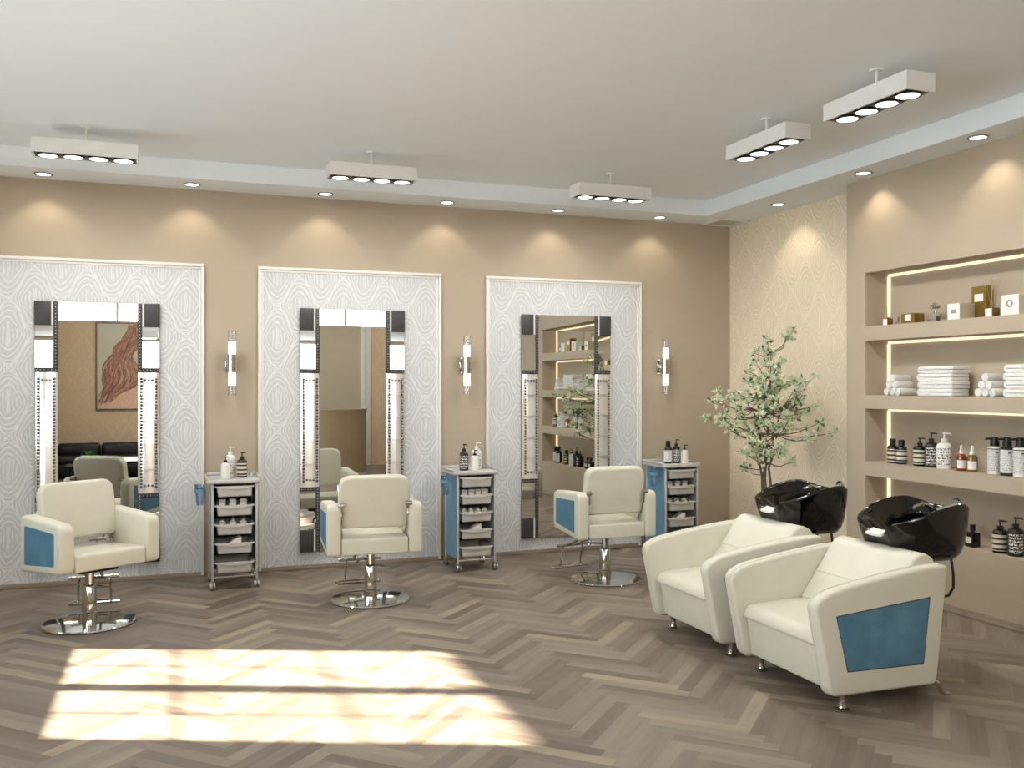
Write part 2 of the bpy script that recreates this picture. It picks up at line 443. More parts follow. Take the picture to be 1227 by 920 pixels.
# ceiling vent in the corner of the dropped border
t = thing('ceiling_vent', 'square white air vent in the ceiling corner above the papered wall', 'vent', (4.865, 7.445, SOF))
m = MB()
for sx in (-1, 1): m.b2(sx * .15 - .015, sx * .15 + .015, -.165, .165, -.016, 0, .003)
for sy in (-1, 1): m.b2(-.165, .165, sy * .15 - .015, sy * .15 + .015, -.012, 0, .003)
m.build('frame', 'fixture_white', t)
MB().b2(-.135, .135, -.135, .135, -.004, -.001).build('vent_plate', 'vent_grille', t)

# ------------------------------------------------------------------ lamps
def add_light(name, kind, loc, energy, color, parent=None, **kw):
    d = bpy.data.lights.new(name, kind); d.energy = energy; d.color = color
    for k, v in kw.items():
        if k != 'aim': setattr(d, k, v)
    o = bpy.data.objects.new(name, d); COL.objects.link(o); o.location = loc
    if 'aim' in kw: o.rotation_euler = Vector(kw['aim']).to_track_quat('-Z', 'Y').to_euler()
    if parent: o.parent = parent
    return o
WARM = (1.0, .85, .65); COOL = (.82, .92, 1.0)
SUN_E, WIN_E, CLE_E, FIX_E, SPOT_E = 62.0, 92, 56, 17.5, 4.8
add_light('sunlight', 'SUN', (-6, 8, 6), SUN_E, (1, .90, .75), aim=(1, -.404, -.606), angle=R(1.0))
for i, (a, b) in enumerate(WIN):
    add_light('daylight', 'AREA', (LEFT - .30, (a + b) / 2, (WZ0 + WZ1) / 2), WIN_E * WIN_K[i] * (b - a) / 1.5, COOL, aim=(1, 0, .06), shape='RECTANGLE', size=b - a + .1, size_y=1.4)
add_light('daylight', 'AREA', ((CX0 + CX1) / 2, REAR - .30, (CZ0 + CZ1) / 2), CLE_E, (1, .97, .92), aim=(0, 1, -.12), shape='RECTANGLE', size=CX1 - CX0 + .2, size_y=.6)  # sky lamp outside the added rear glazing

# suspended four-spot light boxes
def light_box(loc, rz, label, e=1.0):
    t = thing('ceiling_light', label, 'ceiling light', loc, rz, 'suspended four-spot light boxes')
    L, Wd, H = .62, .18, .092
    m = MB(); zt, zb = -.107, -.199
    def rect(a, b, z): return [(-a, -b, z), (a, -b, z), (a, b, z), (-a, b, z)]
    i_ = .012
    m.loft([rect(L / 2 - i_, Wd / 2 - i_, zt - i_), rect(L / 2 - i_, Wd / 2 - i_, zb), rect(L / 2, Wd / 2, zb), rect(L / 2, Wd / 2, zt)], capA=True, capB=True)
    m.build('housing', 'fixture_white', t, smooth=0)
    MB().b2(-L / 2 + .013, L / 2 - .013, -Wd / 2 + .013, Wd / 2 - .013, zb + .006, zb + .014).build('inner_plate', 'dark_panel', t, smooth=0)
    for k in range(4):
        x = (k - 1.5) * .147
        ring = MB().lathe([(.056, -.004), (.068, -.002), (.068, .006), (.056, .006), (.056, -.004)], (x, 0, zb - .0005)).build('lamp_ring', 'black_plastic', t)
        MB().lathe([(0, 0), (.056, 0), (.056, .004), (0, .004)], (x, 0, zb - .003)).build('lamp_disc', 'lamp_disc', ring)
    MB().tube([(0, 0, zt), (0, 0, -.006)], .008).build('rod', 'fixture_white', t)
    MB().lathe([(0, -.008), (.035, -.008), (.035, 0), (0, 0)]).build('ceiling_cap', 'fixture_white', t)
    add_light('fixture_lamp', 'AREA', (0, 0, zb - .012), FIX_E * e, (1, .975, .95), t, aim=(0, 0, -1), shape='RECTANGLE', size=.56, size_y=.12)
    return t
light_box((-.509, 6.53, CEIL), 0, 'white four-spot ceiling light box above the left styling chair')
light_box((1.34, 6.53, CEIL), 0, 'white four-spot ceiling light box above the middle styling chair')
light_box((3.235, 6.55, CEIL), 0, 'white four-spot ceiling light box above the right styling chair')
light_box((3.475, 4.86, CEIL), R(90), 'white four-spot ceiling light box set lengthwise above the far washing chair')
light_box((3.475, 3.905, CEIL), R(90), 'white four-spot ceiling light box set lengthwise above the near washing chair')

for x, nm in ((-.5, 'over the black sofa'), (1.35, 'in the middle of the rear half'), (3.2, 'beside the reception counter')):  # unseen boxes added to brighten the rear of the room
    light_box((x, -.35, CEIL), 0, 'added, unseen white four-spot ceiling light box ' + nm, .85)

def downlight(loc, aim, label, e=1.0):
    t = thing('downlight', label, 'downlight', loc, 0, 'recessed downlights in the ceiling border')
    MB().lathe([(.048, -.001), (.062, -.001), (.062, -.007), (.050, -.007), (.048, -.001)]).build('trim_ring', 'brushed_metal', t)
    MB().lathe([(0, -.002), (.048, -.002), (.048, -.005), (0, -.005)]).build('lens', 'lamp_disc', t)
    add_light('spot_lamp', 'SPOT', (0, 0, -.02), SPOT_E * e, WARM, t, aim=aim, spot_size=R(106), spot_blend=.55, shadow_soft_size=.03)
names = ['above the left wallpaper panel', 'above the left sconce', 'above the middle wallpaper panel', 'above the middle sconce', 'above the right wallpaper panel', 'above the right sconce']
for x, nm in zip((-.861, .150, 1.154, 2.160, 3.165, 4.163), names):
    downlight((x, 7.43, SOF), (0, .12, -1), 'round recessed downlight ' + nm)
for x, y, nm in ((4.80, 6.548, 'over the plant and the beige papered wall'), (4.66, 5.367, 'over the far end of the shelf niches'), (4.645, 4.347, 'over the shelf niches nearest the right edge')):
    downlight((x, y, SOF), (.12, 0, -1), 'round recessed downlight ' + nm, 1.25)

# LED strips in the niches
for (a, b), nm in zip(NICHES, ('top', 'second', 'third', 'lowest')):
    t = thing('led_strip', 'glowing warm strip light edging the back of the %s wall niche' % nm, 'strip light', (RIGHT - .001, N1, a), 0, 'strip lights in the shelf niches')
    Lh = N1 - N0; q = .019
    MB().b2(-.010, 0, -Lh + .001, -.001, b - a - q - .002, b - a - .002).build('top_strip', 'led_warm', t, smooth=0)
    MB().b2(-.020, 0, -.017, -.001, .001, b - a - q - .0025).build('side_strip', 'led_warm', t, smooth=0)
    MB().b2(-.020, 0, -Lh + .001, -Lh + .017, .001, b - a - q - .0025).build('side_strip', 'led_warm', t, smooth=0)

# ------------------------------------------------------------------ wallpaper panels, mirrors, sconces
PX = [-.509, 1.406, 3.318]
side = ['left', 'middle', 'right']
for x, s in zip(PX, side):
    t = thing('wall_panel', 'tall grey patterned wallpaper panel in white moulding behind the %s mirror' % s, 'wall panel', (x, BACK, 0), 0, 'framed wallpaper panels')
    MB().b2(-.74, .74, -.010, -.001, .037, 2.425).build('wallpaper', 'paper_grey', t, smooth=0)
    m = MB(); z0, z1 = .012, 2.436
    for sx in (-1, 1):
        m.b2(sx * .743 - .012, sx * .743 + .012, -.030, -.001, z0, z1 - .0245, .004); m.b2(sx * .722 - .009, sx * .722 + .009, -.018, -.001, z0 + .05, z1 - .0425, .004)
    m.b2(-.755, .755, -.030, -.001, z1 - .024, z1, .004); m.b2(-.731, .731, -.018, -.001, z1 - .042, z1 - .024, .004)
    m.build('moulding', 'white_paint', t)

def mirror(x, label):
    t = thing('wall_mirror', label, 'mirror', (x, BACK - .011, .145), 0, 'beaded wall mirrors')
    W, H = .855, 1.965; h = W / 2
    MB().b2(-h, h, -.018, 0, 0, H, .002).build('backing_board', 'dark_panel', t)
    MB().b2(-h + .155, h - .155, -.022, -.0185, .137, H - .137).build('mirror_glass', 'mirror_silver', t, smooth=0)
    def tilted(name, x0, x1, z0, z1, deg, parent, facets=1):
        """mirrored facets that lean so that their faces look slightly upward"""
        m = MB(); dz = (z1 - z0) / facets; k = math.tan(R(deg)) * dz
        for i in range(facets):
            a, b = z0 + i * dz, z0 + (i + 1) * dz
            m.prism([(-.019, a), (-.022 - k, a), (-.022, b), (-.019, b)], 'x', x0, x1)
        return m.build(name, 'mirror_silver', parent, smooth=0)
    tilted('top_panel', -h + .155, h - .155, H - .135, H - .002, .5, t)
    tilted('bottom_panel', -h + .155, h - .155, .002, .135, .4, t)
    for s in (-1, 1):
        def X(a, b): return (min(s * a, s * b), max(s * a, s * b))
        for top in (0, 1):
            def Z(a, b): return (H - b, H - a) if top else (a, b)
            a, b = X(h - .106, h + .004); c, d = Z(-.002, .175)
            MB().b2(a, b, -.034, -.0185, c, d, .003).build('corner_block', 'dark_panel', t)
            a, b = X(h - .153, h - .124); c, d = Z(0, .52)
            m = MB(); m.b2(a, b, -.032, -.0185, c, d, .002)
            a2, b2_ = X(h - .124, h); c2, d2 = Z(.49, .52); m.b2(a2, b2_, -.032, -.0185, c2, d2, .002)
            for i in range(21): m.ball(((a + b) / 2, -.032, c + .013 + i * .0245), .0032, 1, 1)
            for i in range(5):
                xx = a2 + .012 + i * .025; m.ball((xx, -.032, (c2 + d2) / 2), .0032, 1, 1)
            m.build('studded_trim', ['dark_panel', 'white_plastic'], t)
            a, b = X(h - .122, h - .108); c, d = Z(0, .175)
            MB().b2(a, b, -.026, -.0185, c, d).build('slim_strip', 'white_paint', t, smooth=0)
            a, b = X(h - .122, h - .001); c, d = Z(.177, .488)
            tilted('side_panel', a, b, c, d, 2.6 if top else .3, t)
        # quilted, bead-edged strip between the corner pieces
        a, b = X(h - .152, h - .001); z0, z1 = .522, H - .522
        m = MB(); nf = 5; dz = (z1 - z0) / nf; n = 12
        for i in range(nf):
            rings = []
            for zz, push in ((z0 + i * dz + .001, .022), (z0 + (i + 1) * dz - .001, .004)):
                rings.append([(a + (b - a) * q / n, -.022 - push * math.sin(PI * q / n) ** .6, zz) for q in range(n + 1)] + [(b, -.019, zz), (a, -.019, zz)])
            m.loft(rings, capA=True, capB=True)
        bp = m.build('bead_panel', 'satin_silver', t, smooth=40)
        m = MB(); w = b - a; nb = 34
        for xx in (a + .022, b - .022):
            for i in range(nb): m.ball((xx, -.043, z0 + .05 + i * (z1 - z0 - .10) / (nb - 1)), .0100, 0, 2)
        for zz in (z0 + .06, z1 - .06):
            for i in (1, 2, 3): m.ball((a + .022 + i * (w - .044) / 4, -.043, zz), .0095, 0, 2)
        m.build('bead_trim', 'bead_chrome', bp)
    return t
for x, s, ex in zip(PX, side, ('reflecting a hair picture and black sofa', 'reflecting a plain wall and white post', 'reflecting the shelf niches')):
    mirror(x, 'tall beaded mirror on the %s panel, %s' % (s, ex))

for x, s in zip((.449, 2.366, 4.285), ('left and middle panels', 'middle and right panels', 'right panel and the plant')):
    t = thing('wall_sconce', 'chrome wall sconce with two frosted tubes between the %s' % s, 'wall lamp', (x, BACK, 1.66), 0, 'tube wall sconces')
    m = MB(); m.b2(-.045, .045, -.012, 0, -.07, .07, .004); m.b2(-.02, .02, -.06, -.012, -.05, .05, .004); m.build('wall_plate', 'chrome', t)
    MB().lathe([(.031, -.070), (.041, -.070), (.041, .070), (.031, .070)], (0, -.095, 0), 24).build('clamp_sleeve', 'chrome', t)
    for sg in (-1, 1):
        q = MB().lathe([(0, sg * .060), (.030, sg * .060), (.030, sg * .172), (0, sg * .172)], (0, -.095, 0), 20).build('frosted_tube', 'sconce_glow', t)
        MB().lathe([(.0315, sg * .071), (.0325, sg * .071), (.0325, sg * .252), (.031, sg * .252), (.0315, sg * .071)], (0, -.095, 0), 20).build('clear_sleeve', 'clear_glass', t)

# ------------------------------------------------------------------ styling chairs
def styling_chair(loc, rz_seat, label, base=0):
    """footrest and base keep facing the mirror (+y); the seat swivels"""
    t = thing('styling_chair', label, 'salon chair', loc, base, 'cream styling chairs')
    rs = (0, 0, rz_seat - base)
    # seat (front = -y before the swivel)
    m = MB(); m.prism(rounded([(-.265, .38), (.225, .352), (.225, .462), (-.265, .488)], [.012, .012, .02, .03]), 'x', -.226, .226, .012, 3)
    m.build('seat', 'cream_leather', t, rot=rs)
    for s in (-1, 1):
        a, b = (-.322, -.229) if s < 0 else (.229, .322)
        m = MB(); m.prism(rounded([(-.275, .378), (.235, .345), (.235, .70), (-.275, .672)], [.045, .03, .06, .07], 6), 'x', a, b, .022, 4)
        ar = m.build('armrest', 'cream_leather', t, rot=rs)
        xo = s * .3215
        m = MB(); m.prism(rounded([(-.205, .425), (.165, .395), (.165, .635), (-.205, .618)], .012, 3), 'x', xo - s * .004, xo + s * .003, .0015, 1)
        q = m.build('blue_inset', 'blue_suede', ar); q['label'] = 'blue suede inset panel'
    # backrest: a leaning rounded slab
    m = MB(); m.prism(rounded([(-.240, 0), (.240, 0), (.240, .36), (-.240, .36)], [.05, .05, .085, .085], 6), 'y', -.04, .04, .022, 4)
    m.xf(Matrix.Translation((0, .125, .525)) @ Matrix.Rotation(R(-9), 4, 'X'))
    m.build('backrest', 'cream_leather', t, rot=rs)
    for s in (-1, 1):
        m = MB(); m.box((s * .228, .200, .655), (.030, .034, .095), .009, 2, rot=None)
        m.lathe([(0, -.020), (.018, -.020), (.018, .020), (0, .020)], (s * .230, .212, .690), 12, axis='x')
        m.tube([(s * .225, .19, .62), (s * .222, .17, .54), (s * .215, .12, .465)], .009, 8)
        m.build('back_bracket', 'chrome', t, rot=rs)
    MB().b2(-.12, .12, -.13, .11, .338, .362, .006).build('seat_plate', 'black_plastic', t, rot=rs)
    # base
    MB().lathe([(0, 0), (.272, 0), (.277, .006), (.270, .013), (.20, .020), (.08, .028), (0, .030)], seg=48).build('base_disc', 'chrome', t)
    MB().lathe([(0, .028), (.048, .028), (.048, .072), (.043, .078), (.043, .235), (.036, .245), (.028, .247), (.028, .34), (0, .34)], seg=24).build('column', 'chrome', t)
    m = MB(); m.tube([(0, .0, .235), (.10, -.02, .225), (.13, -.025, .222)], .006, 8); m.tube([(0, .03, .27), (-.06, .10, .27), (-.075, .13, .235)], .008, 8)
    m.build('pump_lever', 'chrome', t)
    m = MB(); y0 = .40
    m.tube([(-.155, y0, .212), (.155, y0, .212)], .013, 12)
    for s in (-1, 1): m.tube([(s * .095, y0, .205), (s * .098, y0 + .012, .15), (s * .10, y0 + .03, .09), (s * .10, y0 + .035, .045)], .008, 8)
    yb = y0 + .035
    m.tube([(-.155, yb - .02, .035), (.155, yb - .02, .035)], .009, 8)
    m.tube([(-.15, yb - .02, .035), (-.165, yb + .03, .035), (-.12, yb + .07, .035), (.12, yb + .07, .035), (.165, yb + .03, .035), (.15, yb - .02, .035)], .007, 8)
    m.tube([(-.05, y0, .212), (-.05, .22, .29), (-.05, .05, .335)], .010, 8); m.tube([(.05, y0, .212), (.05, .22, .29), (.05, .05, .335)], .010, 8)
    m.build('footrest', 'chrome', t)
    return t
styling_chair((-.478, 6.37, 0), R(32), 'cream styling chair turned towards the room, in front of the left mirror')
styling_chair((1.306, 6.40, 0), R(177), 'cream styling chair facing the middle mirror, seen from behind')
styling_chair((3.13, 6.435, 0), R(178.5), 'cream styling chair facing the right mirror, behind the far washing chair', R(14))

# ------------------------------------------------------------------ bottles and jars
def bottle(loc, h, r, style, label, group, face=R(225), name=None, cat='bottle'):
    """style decides the glass, the label paper and the top"""
    S = {'stripe_black': ('brown_glass', 'label_striped', 'pump', 'black_plastic'),
         'bold_black': ('black_plastic', 'label_bold_black', 'pump', 'black_plastic'),
         'bold_white': ('white_plastic', 'label_bold_white', 'pump', 'white_plastic'),
         'plain_white': ('white_plastic', None, 'pump', 'black_plastic'),
         'all_white': ('white_plastic', None, 'pump', 'white_plastic'),
         'fine_black': ('white_plastic', 'label_fine_white', 'bigpump', 'black_plastic'),
         'fine_dark': ('black_plastic', 'label_fine_white', 'bigpump', 'black_plastic'),
         'stripe_cap': ('brown_glass', 'label_striped', 'cap', 'black_plastic'),
         'fine_cap': ('brown_glass', 'label_fine_white', 'cap', 'black_plastic'),
         'amber_drop': ('amber_glass', 'white_card', 'drop', 'white_plastic'),
         'olive_drop': ('olive_glass', 'white_card', 'drop', 'white_plastic')}[style]
    body, lab, top, tm = S
    t = thing(name or {'pump': 'pump_bottle', 'bigpump': 'pump_bottle', 'cap': 'capped_bottle', 'drop': 'dropper_bottle'}[top], label, cat, loc, face, group)
    hb = h * {'pump': .74, 'bigpump': .76, 'cap': .76, 'drop': .66}[top]
    sh = {'pump': .80, 'bigpump': .93, 'cap': .80, 'drop': .80}[top]
    nk = r * {'pump': .34, 'bigpump': .55, 'cap': .45, 'drop': .34}[top]
    pr = [(0, 0), (r * .93, 0), (r, hb * .02), (r, hb * sh)]
    for k in range(1, 7):
        a = k / 6 * PI / 2; pr.append((nk + (r - nk) * math.cos(a), hb * sh + hb * (.97 - sh) * math.sin(a)))
    pr += [(nk, hb), (0, hb)]
    MB().lathe(pr, seg=24).build('body', body, t)
    if lab:
        lo, hi = (.10, sh * .96) if top != 'drop' else (.14, .62)
        sp = R(52) if top == 'drop' else (R(58) if 'bold' in style else R(82))
        MB().lathe([(r + .0002, hb * lo), (r + .0009, hb * lo), (r + .0009, hb * hi), (r + .0002, hb * hi)], seg=18, a0=-sp, a1=sp).build('label', lab, t)
    if lab == 'label_fine_white':
        zz = hb * hi * .86
        MB().lathe([(r + .001, zz), (r + .0014, zz), (r + .0014, zz + h * .03), (r + .001, zz + h * .03)], seg=6, a0=R(4), a1=R(26)).build('label_mark', 'black_plastic', t)
    if style == 'fine_black':
        MB().lathe([(r + .0002, hb * .885), (r + .0012, hb * .885), (r + .0012, hb * .915), (r + .0002, hb * .915)], seg=24).build('band', 'black_plastic', t)
    m = MB()
    if top == 'pump':
        m.lathe([(0, hb - .001), (nk * 1.25, hb - .001), (nk * 1.25, hb + h * .07), (nk * .8, hb + h * .085), (nk * .35, hb + h * .09), (nk * .35, h * .94), (0, h * .94)], seg=16)
        m.box((r * .12, 0, h * .97), (nk * 2.0, nk * .9, h * .05), h * .015)
        m.tube([(r * .2, 0, h * .975), (r * .75, 0, h * .972), (r * .92, 0, h * .945)], [nk * .35, nk * .3, nk * .22], 8)
    elif top == 'bigpump':
        m.lathe([(0, hb - .001), (nk * 1.2, hb - .001), (nk * 1.2, h * .90), (nk * .95, h * .905), (nk * .95, h * .985), (nk * .8, h), (0, h)], seg=18)
        m.tube([(nk * .6, 0, h * .955), (r * 1.2, 0, h * .95), (r * 1.35, 0, h * .93)], [nk * .35, nk * .28, nk * .2], 8)
    elif top == 'cap':
        m.lathe([(0, hb - .001), (nk * 1.3, hb - .001), (nk * 1.3, h * .985), (nk * 1.15, h), (0, h)], seg=18)
    else:
        m.lathe([(0, hb - .001), (nk * 1.45, hb - .001), (nk * 1.45, hb + h * .10), (nk * .8, hb + h * .11), (nk * .85, h * .93), (nk * .5, h * .985), (0, h)], seg=16)
    hd_ = m.build({'pump': 'pump', 'bigpump': 'pump', 'cap': 'cap', 'drop': 'dropper'}[top], tm, t)
    hd_.rotation_euler = (0, 0, R(70) if top == 'pump' else R(-75))
    return t

# ------------------------------------------------------------------ trolleys
def trolley(loc, where):
    t = thing('trolley', 'narrow five-drawer salon trolley on castors ' + where, 'trolley', loc, 0, 'five-drawer salon trolleys')
    W, D = .335, .36; hw, hd = W / 2, D / 2; x0 = hw - .012; y0 = hd - .012
    m = MB(); m.prism(rounded([(-hw - .03, -hd - .012), (hw + .018, -hd - .012), (hw + .018, hd + .012), (-hw - .03, hd + .012)], .03, 4), 'z', .772, .800, .008, 3)
    for sx, a in ((-1, -hw - .026), (1, hw + .014)): m.b2(a - .006, a + .006, -hd, hd, .80, .815, .004)
    m.b2(-hw - .02, hw + .01, hd, hd + .012, .80, .822, .004)
    m.build('top_tray', 'trolley_grey', t)
    for sx in (-1, 1):
        for sy in (-1, 1):
            m = MB(); m.b2(sx * x0 - .0085, sx * x0 + .0085, sy * y0 - .0085, sy * y0 + .0085, .062, .774, .003); m.build('post', 'trolley_grey', t)
            c = MB(); cx, cy = sx * x0, sy * y0
            c.lathe([(0, .050), (.021, .050), (.021, .058), (.010, .064), (0, .064)], (cx, cy, 0), 14)
            for k in (-1, 1): c.lathe([(0, k * .004), (.012, k * .004), (.0270, k * .006), (.0275, k * .017), (.019, k * .020), (0, k * .018)], (cx, cy - .006, .0280), 18, axis='x')
            c.tube([(cx - .022, cy - .006, .0280), (cx + .022, cy - .006, .0280)], .004, 8); c.b2(cx - .004, cx + .004, cy - .012, cy + .006, .022, .054)
            c.build('castor', 'brushed_metal', t)
    for sx in (-1, 1):
        q = MB().b2(sx * x0 - .003, sx * x0 + .003, -y0 + .010, y0 - .010, .10, .77).build('side_panel', 'blue_panel' if sx < 0 else 'trolley_grey', t, smooth=0)
        if sx < 0: q['label'] = 'blue side panel'
    MB().b2(-x0 + .01, x0 - .01, y0 - .006, y0, .10, .77).build('back_panel', 'trolley_inside', t, smooth=0)
    for sy in (-1, 1): MB().tube([(-x0, sy * y0, .090), (x0, sy * y0, .090)], .007, 8).build('cross_bar', 'brushed_metal', t)
    for k in range(5):
        z = .750 - k * .139
        d = MB(); yF = -hd + .004
        pf = [(-.116, -.072), (.116, -.072), (.122, 0), (-.122, 0)]
        d.prism(pf, 'y', yF, yF + .006, .0015, 1, 0); d.prism(pf, 'y', hd - .034, hd - .028, .0015, 1, 0)
        for s in (-1, 1): d.prism([(s * .113, -.072), (s * .117, -.072), (s * .123, 0), (s * .118, 0)], 'y', yF, hd - .03, 0, 1, 0)
        d.b2(-.116, .116, yF, hd - .03, -.073, -.068)
        for s in (-1, 1): d.b2(s * .131 - .011, s * .131 + .011, yF + .012, hd - .03, -.006, .001, .002)
        o = d.build('drawer', 'drawer_white', t, loc=(0, 0, z))
        lip = MB(); n = 14
        A = [(-.136 + .272 * i / n, yF - .004 - .018 * math.sin(PI * i / n), -.002) for i in range(n + 1)]
        B = [(p[0], p[1], p[2] - .010 - .012 * math.sin(PI * i / n)) for i, p in enumerate(A)]
        Bi = [(p[0], yF + .001, p[2]) for p in B]; Ai = [(p[0], yF + .001, p[2]) for p in A]
        lip.loft([A, B, Bi, Ai, A], close=False); lip.build('handle_lip', 'drawer_white', o, loc=(0, 0, .006))
    return t
TX = [.440, 2.303, 4.182]; TY = 7.25
tw = ['between the left and middle mirrors', 'between the middle and right mirrors', 'at the right end of the back wall']
ts = ['left', 'middle', 'right']
for i, (x, w_) in enumerate(zip(TX, tw)):
    trolley((x, TY, 0), w_)
    # tumbler holder hooked on the side
    c = thing('tool_cup', 'translucent blue cup hooked on the side of the %s trolley' % ts[i], 'cup', (x - .240, TY - .10, .768), 0, 'blue cups on the trolleys')
    MB().lathe([(0, -.155), (.024, -.155), (.037, -.01), (.041, 0), (.038, 0), (.034, -.012), (.022, -.15), (0, -.15)], seg=20).build('cup', 'blue_glass', c)
    MB().lathe([(.0365, -.060), (.0405, -.060), (.0405, -.035), (.0385, -.035)], seg=20).build('holder_ring', 'blue_panel', c)
    # what stands behind the drawer fronts
    for lv, kind in ((1, 'cosmetic_jar'), (2, 'small_bottle')):
        zb = .750 - .139 * lv - .068
        for k, pos in enumerate(('left', 'middle', 'right') if i != 1 else ('left', 'middle', 'right', 'far right')):
            n_ = 3 if i != 1 else 4
            xx = x - .085 + k * (.075 if n_ == 3 else .058)
            lab = '%s in the %s drawer of the %s trolley, %s in row' % ('white jar' if kind == 'cosmetic_jar' else 'clear-topped bottle', 'second' if lv == 1 else 'third', ts[i], pos)
            q = thing(kind, lab, 'jar' if lv == 1 else 'bottle', (xx, TY - .10, zb), 0, '%s in the %s trolley' % ('jars' if lv == 1 else 'little bottles', ts[i]))
            if lv == 1:
                MB().b2(-.024, .024, -.024, .024, 0, .088, .006).build('jar', 'white_plastic', q); MB().b2(-.0245, .0245, -.0245, .0245, .0885, .108, .004).build('lid', 'drawer_white', q)
            else:
                MB().lathe([(0, 0), (.024, 0), (.026, .004), (.026, .078), (.010, .09), (.010, .096), (0, .096)], seg=16).build('body', 'white_plastic', q)
                MB().lathe([(0, .0965), (.012, .0965), (.012, .106), (.005, .112), (.005, .128), (0, .128)], seg=12).build('nozzle', 'clear_glass', q)
    zb = .750 - .139 * 3 - .068
    m = MB(); m.prism([(-.06, 0), (.055, 0), (.06, .105), (.045, .112), (-.02, .075)], 'y', -.045, .045, .006, 2)
    tag(m.build('folded_tissue', 'white_card', None, (x - .01, TY - .11, zb)), 'white folded tissue pack in the fourth drawer of the %s trolley' % ts[i], 'tissue', 'tissue packs in the trolleys')
    g_ = thing('nail_brush', 'small clear glass dish on the %s trolley top, behind the bottles' % ts[i], 'dish', (x + .135, TY + .02, .8005), 0, 'glass dishes on the trolleys')
    g_.name = 'glass_dish'
    MB().lathe([(0, 0), (.022, 0), (.026, .03), (.024, .03), (.020, .004), (0, .004)], seg=16).build('bowl', 'clear_glass', g_)
    MB().lathe([(0, .0305), (.02, .0305), (.008, .04), (0, .042)], seg=16).build('lid', 'clear_glass', g_)
BG = 'bottles on the trolleys'
zt = .8003
F = R(250)
bottle((TX[0] - .060, TY - .085, zt), .165, .033, 'plain_white', 'small white bottle with black pump, front left on the left trolley', BG, F)
bottle((TX[0] - .020, TY + .03, zt), .232, .040, 'bold_white', 'tall white pump bottle at the back of the left trolley', BG, F)
bottle((TX[0] + .062, TY - .02, zt), .190, .038, 'stripe_black', 'dark pump bottle with striped label on the left trolley', BG, F)
bottle((TX[1] - .072, TY - .06, zt), .215, .036, 'bold_black', 'black pump bottle with bold printed label on the middle trolley', BG, F)
bottle((TX[1] + .012, TY - .085, zt), .165, .034, 'plain_white', 'small white bottle with black pump on the middle trolley', BG, F)
bottle((TX[1] + .062, TY + .02, zt), .225, .040, 'bold_white', 'tall white pump bottle at the back of the middle trolley', BG, F)
bottle((TX[2] - .065, TY - .05, zt), .200, .037, 'fine_cap', 'dark-capped bottle with tall white label on the right trolley', BG, F)
bottle((TX[2] + .018, TY - .05, zt), .212, .034, 'bold_black', 'black pump bottle with bold printed label on the right trolley', BG, F)
bottle((TX[2] + .072, TY - .10, zt), .165, .030, 'plain_white', 'small white bottle with black pump on the right trolley', BG, F)

# ------------------------------------------------------------------ washing chairs with basins
def washing_unit(y, which):
    t = thing('washing_chair', which + ' cream backwash armchair with blue side panel and chrome feet', 'washing chair', (2.70, y, 0), 0, 'cream backwash chairs')
    prof = rounded([(.0, .515), (.088, .085), (.704, .078), (.775, .640), (.60, .636), (.30, .598), (.09, .562)], [.075, .045, .03, .03, .12, .12, .05], 7)
    for s in (-1, 1):
        a, b = (-.37, -.295) if s < 0 else (.295, .37)
        ar = MB().prism(prof, 'y', a, b, .018, 4).build('armrest', 'cream_leather', t)
        for ye in ((b - .020,) if s < 0 else (a + .020,)):
            pp = rounded([(.0, .515), (.088, .085), (.704, .078), (.775, .640), (.60, .636), (.30, .598), (.09, .562)], [.075, .045, .03, .03, .12, .12, .05], 7)
            MB().tube([(x, ye, z) for x, z in pp] + [(pp[0][0], ye, pp[0][1])], .0032, 6).build('piping', 'leather_seam', ar)
        yo = s * .3695
        q = MB().prism(rounded([(.122, .447), (.655, .492), (.618, .188), (.184, .196)], .006, 2), 'y', yo - s * .006, yo + s * .002, .001, 1).build('blue_inset', 'blue_suede', ar)
        q['label'] = 'blue suede side panel'
        q2 = MB().prism(rounded([(.117, .4515), (.661, .4975), (.622, .183), (.180, .191)], .006, 2), 'y', yo - s * .006, yo + s * .0008, 0, 1).build('inset_seam', 'dark_panel', ar)
    MB().prism(rounded([(.095, .292), (.125, .098), (.66, .09), (.66, .292)], .012), 'y', -.293, .293, .006, 2).build('front_panel', 'cream_leather', t)
    MB().prism(rounded([(.062, .295), (.62, .295), (.60, .375), (.36, .375), (.09, .362)], [.028, .01, .02, .06, .045], 6), 'y', -.292, .292, .016, 3).build('seat_cushion', 'cream_leather', t)
    # leaning back with a roll on top
    m = MB(); m.prism(rounded([(.425, .372), (.66, .372), (.77, .60), (.765, .655), (.70, .690), (.645, .672)], [.02, .02, .04, .05, .05, .05], 6), 'y', -.293, .293, .014, 3)
    m.build('backrest', 'cream_leather', t)
    m = MB(); nrm = Vector((-.81, 0, .59))
    m.tube([(.528, -.286, .512), (.528, .286, .512)], .004, 8); m.build('back_seam', 'cream_leather', t)
    foot = [(0, 0), (.028, 0), (.030, .006), (.020, .012), (.014, .03), (.018, .055), (.030, .082), (0, .082)]
    for s in (-1, 1):
        MB().lathe(foot, (.200, s * .312, .003), 16).build('foot', 'chrome', t)
        m = MB(); m.tube([(.66, s * .315, .080), (.735, s * .315, .078), (.765, s * .315, .055), (.785, s * .315, .018), (.80, s * .315, .012), (.83, s * .315, .0095)], [.018, .018, .016, .013, .011, .009], 10)
        m.build('rear_foot', 'chrome', t)
    return t
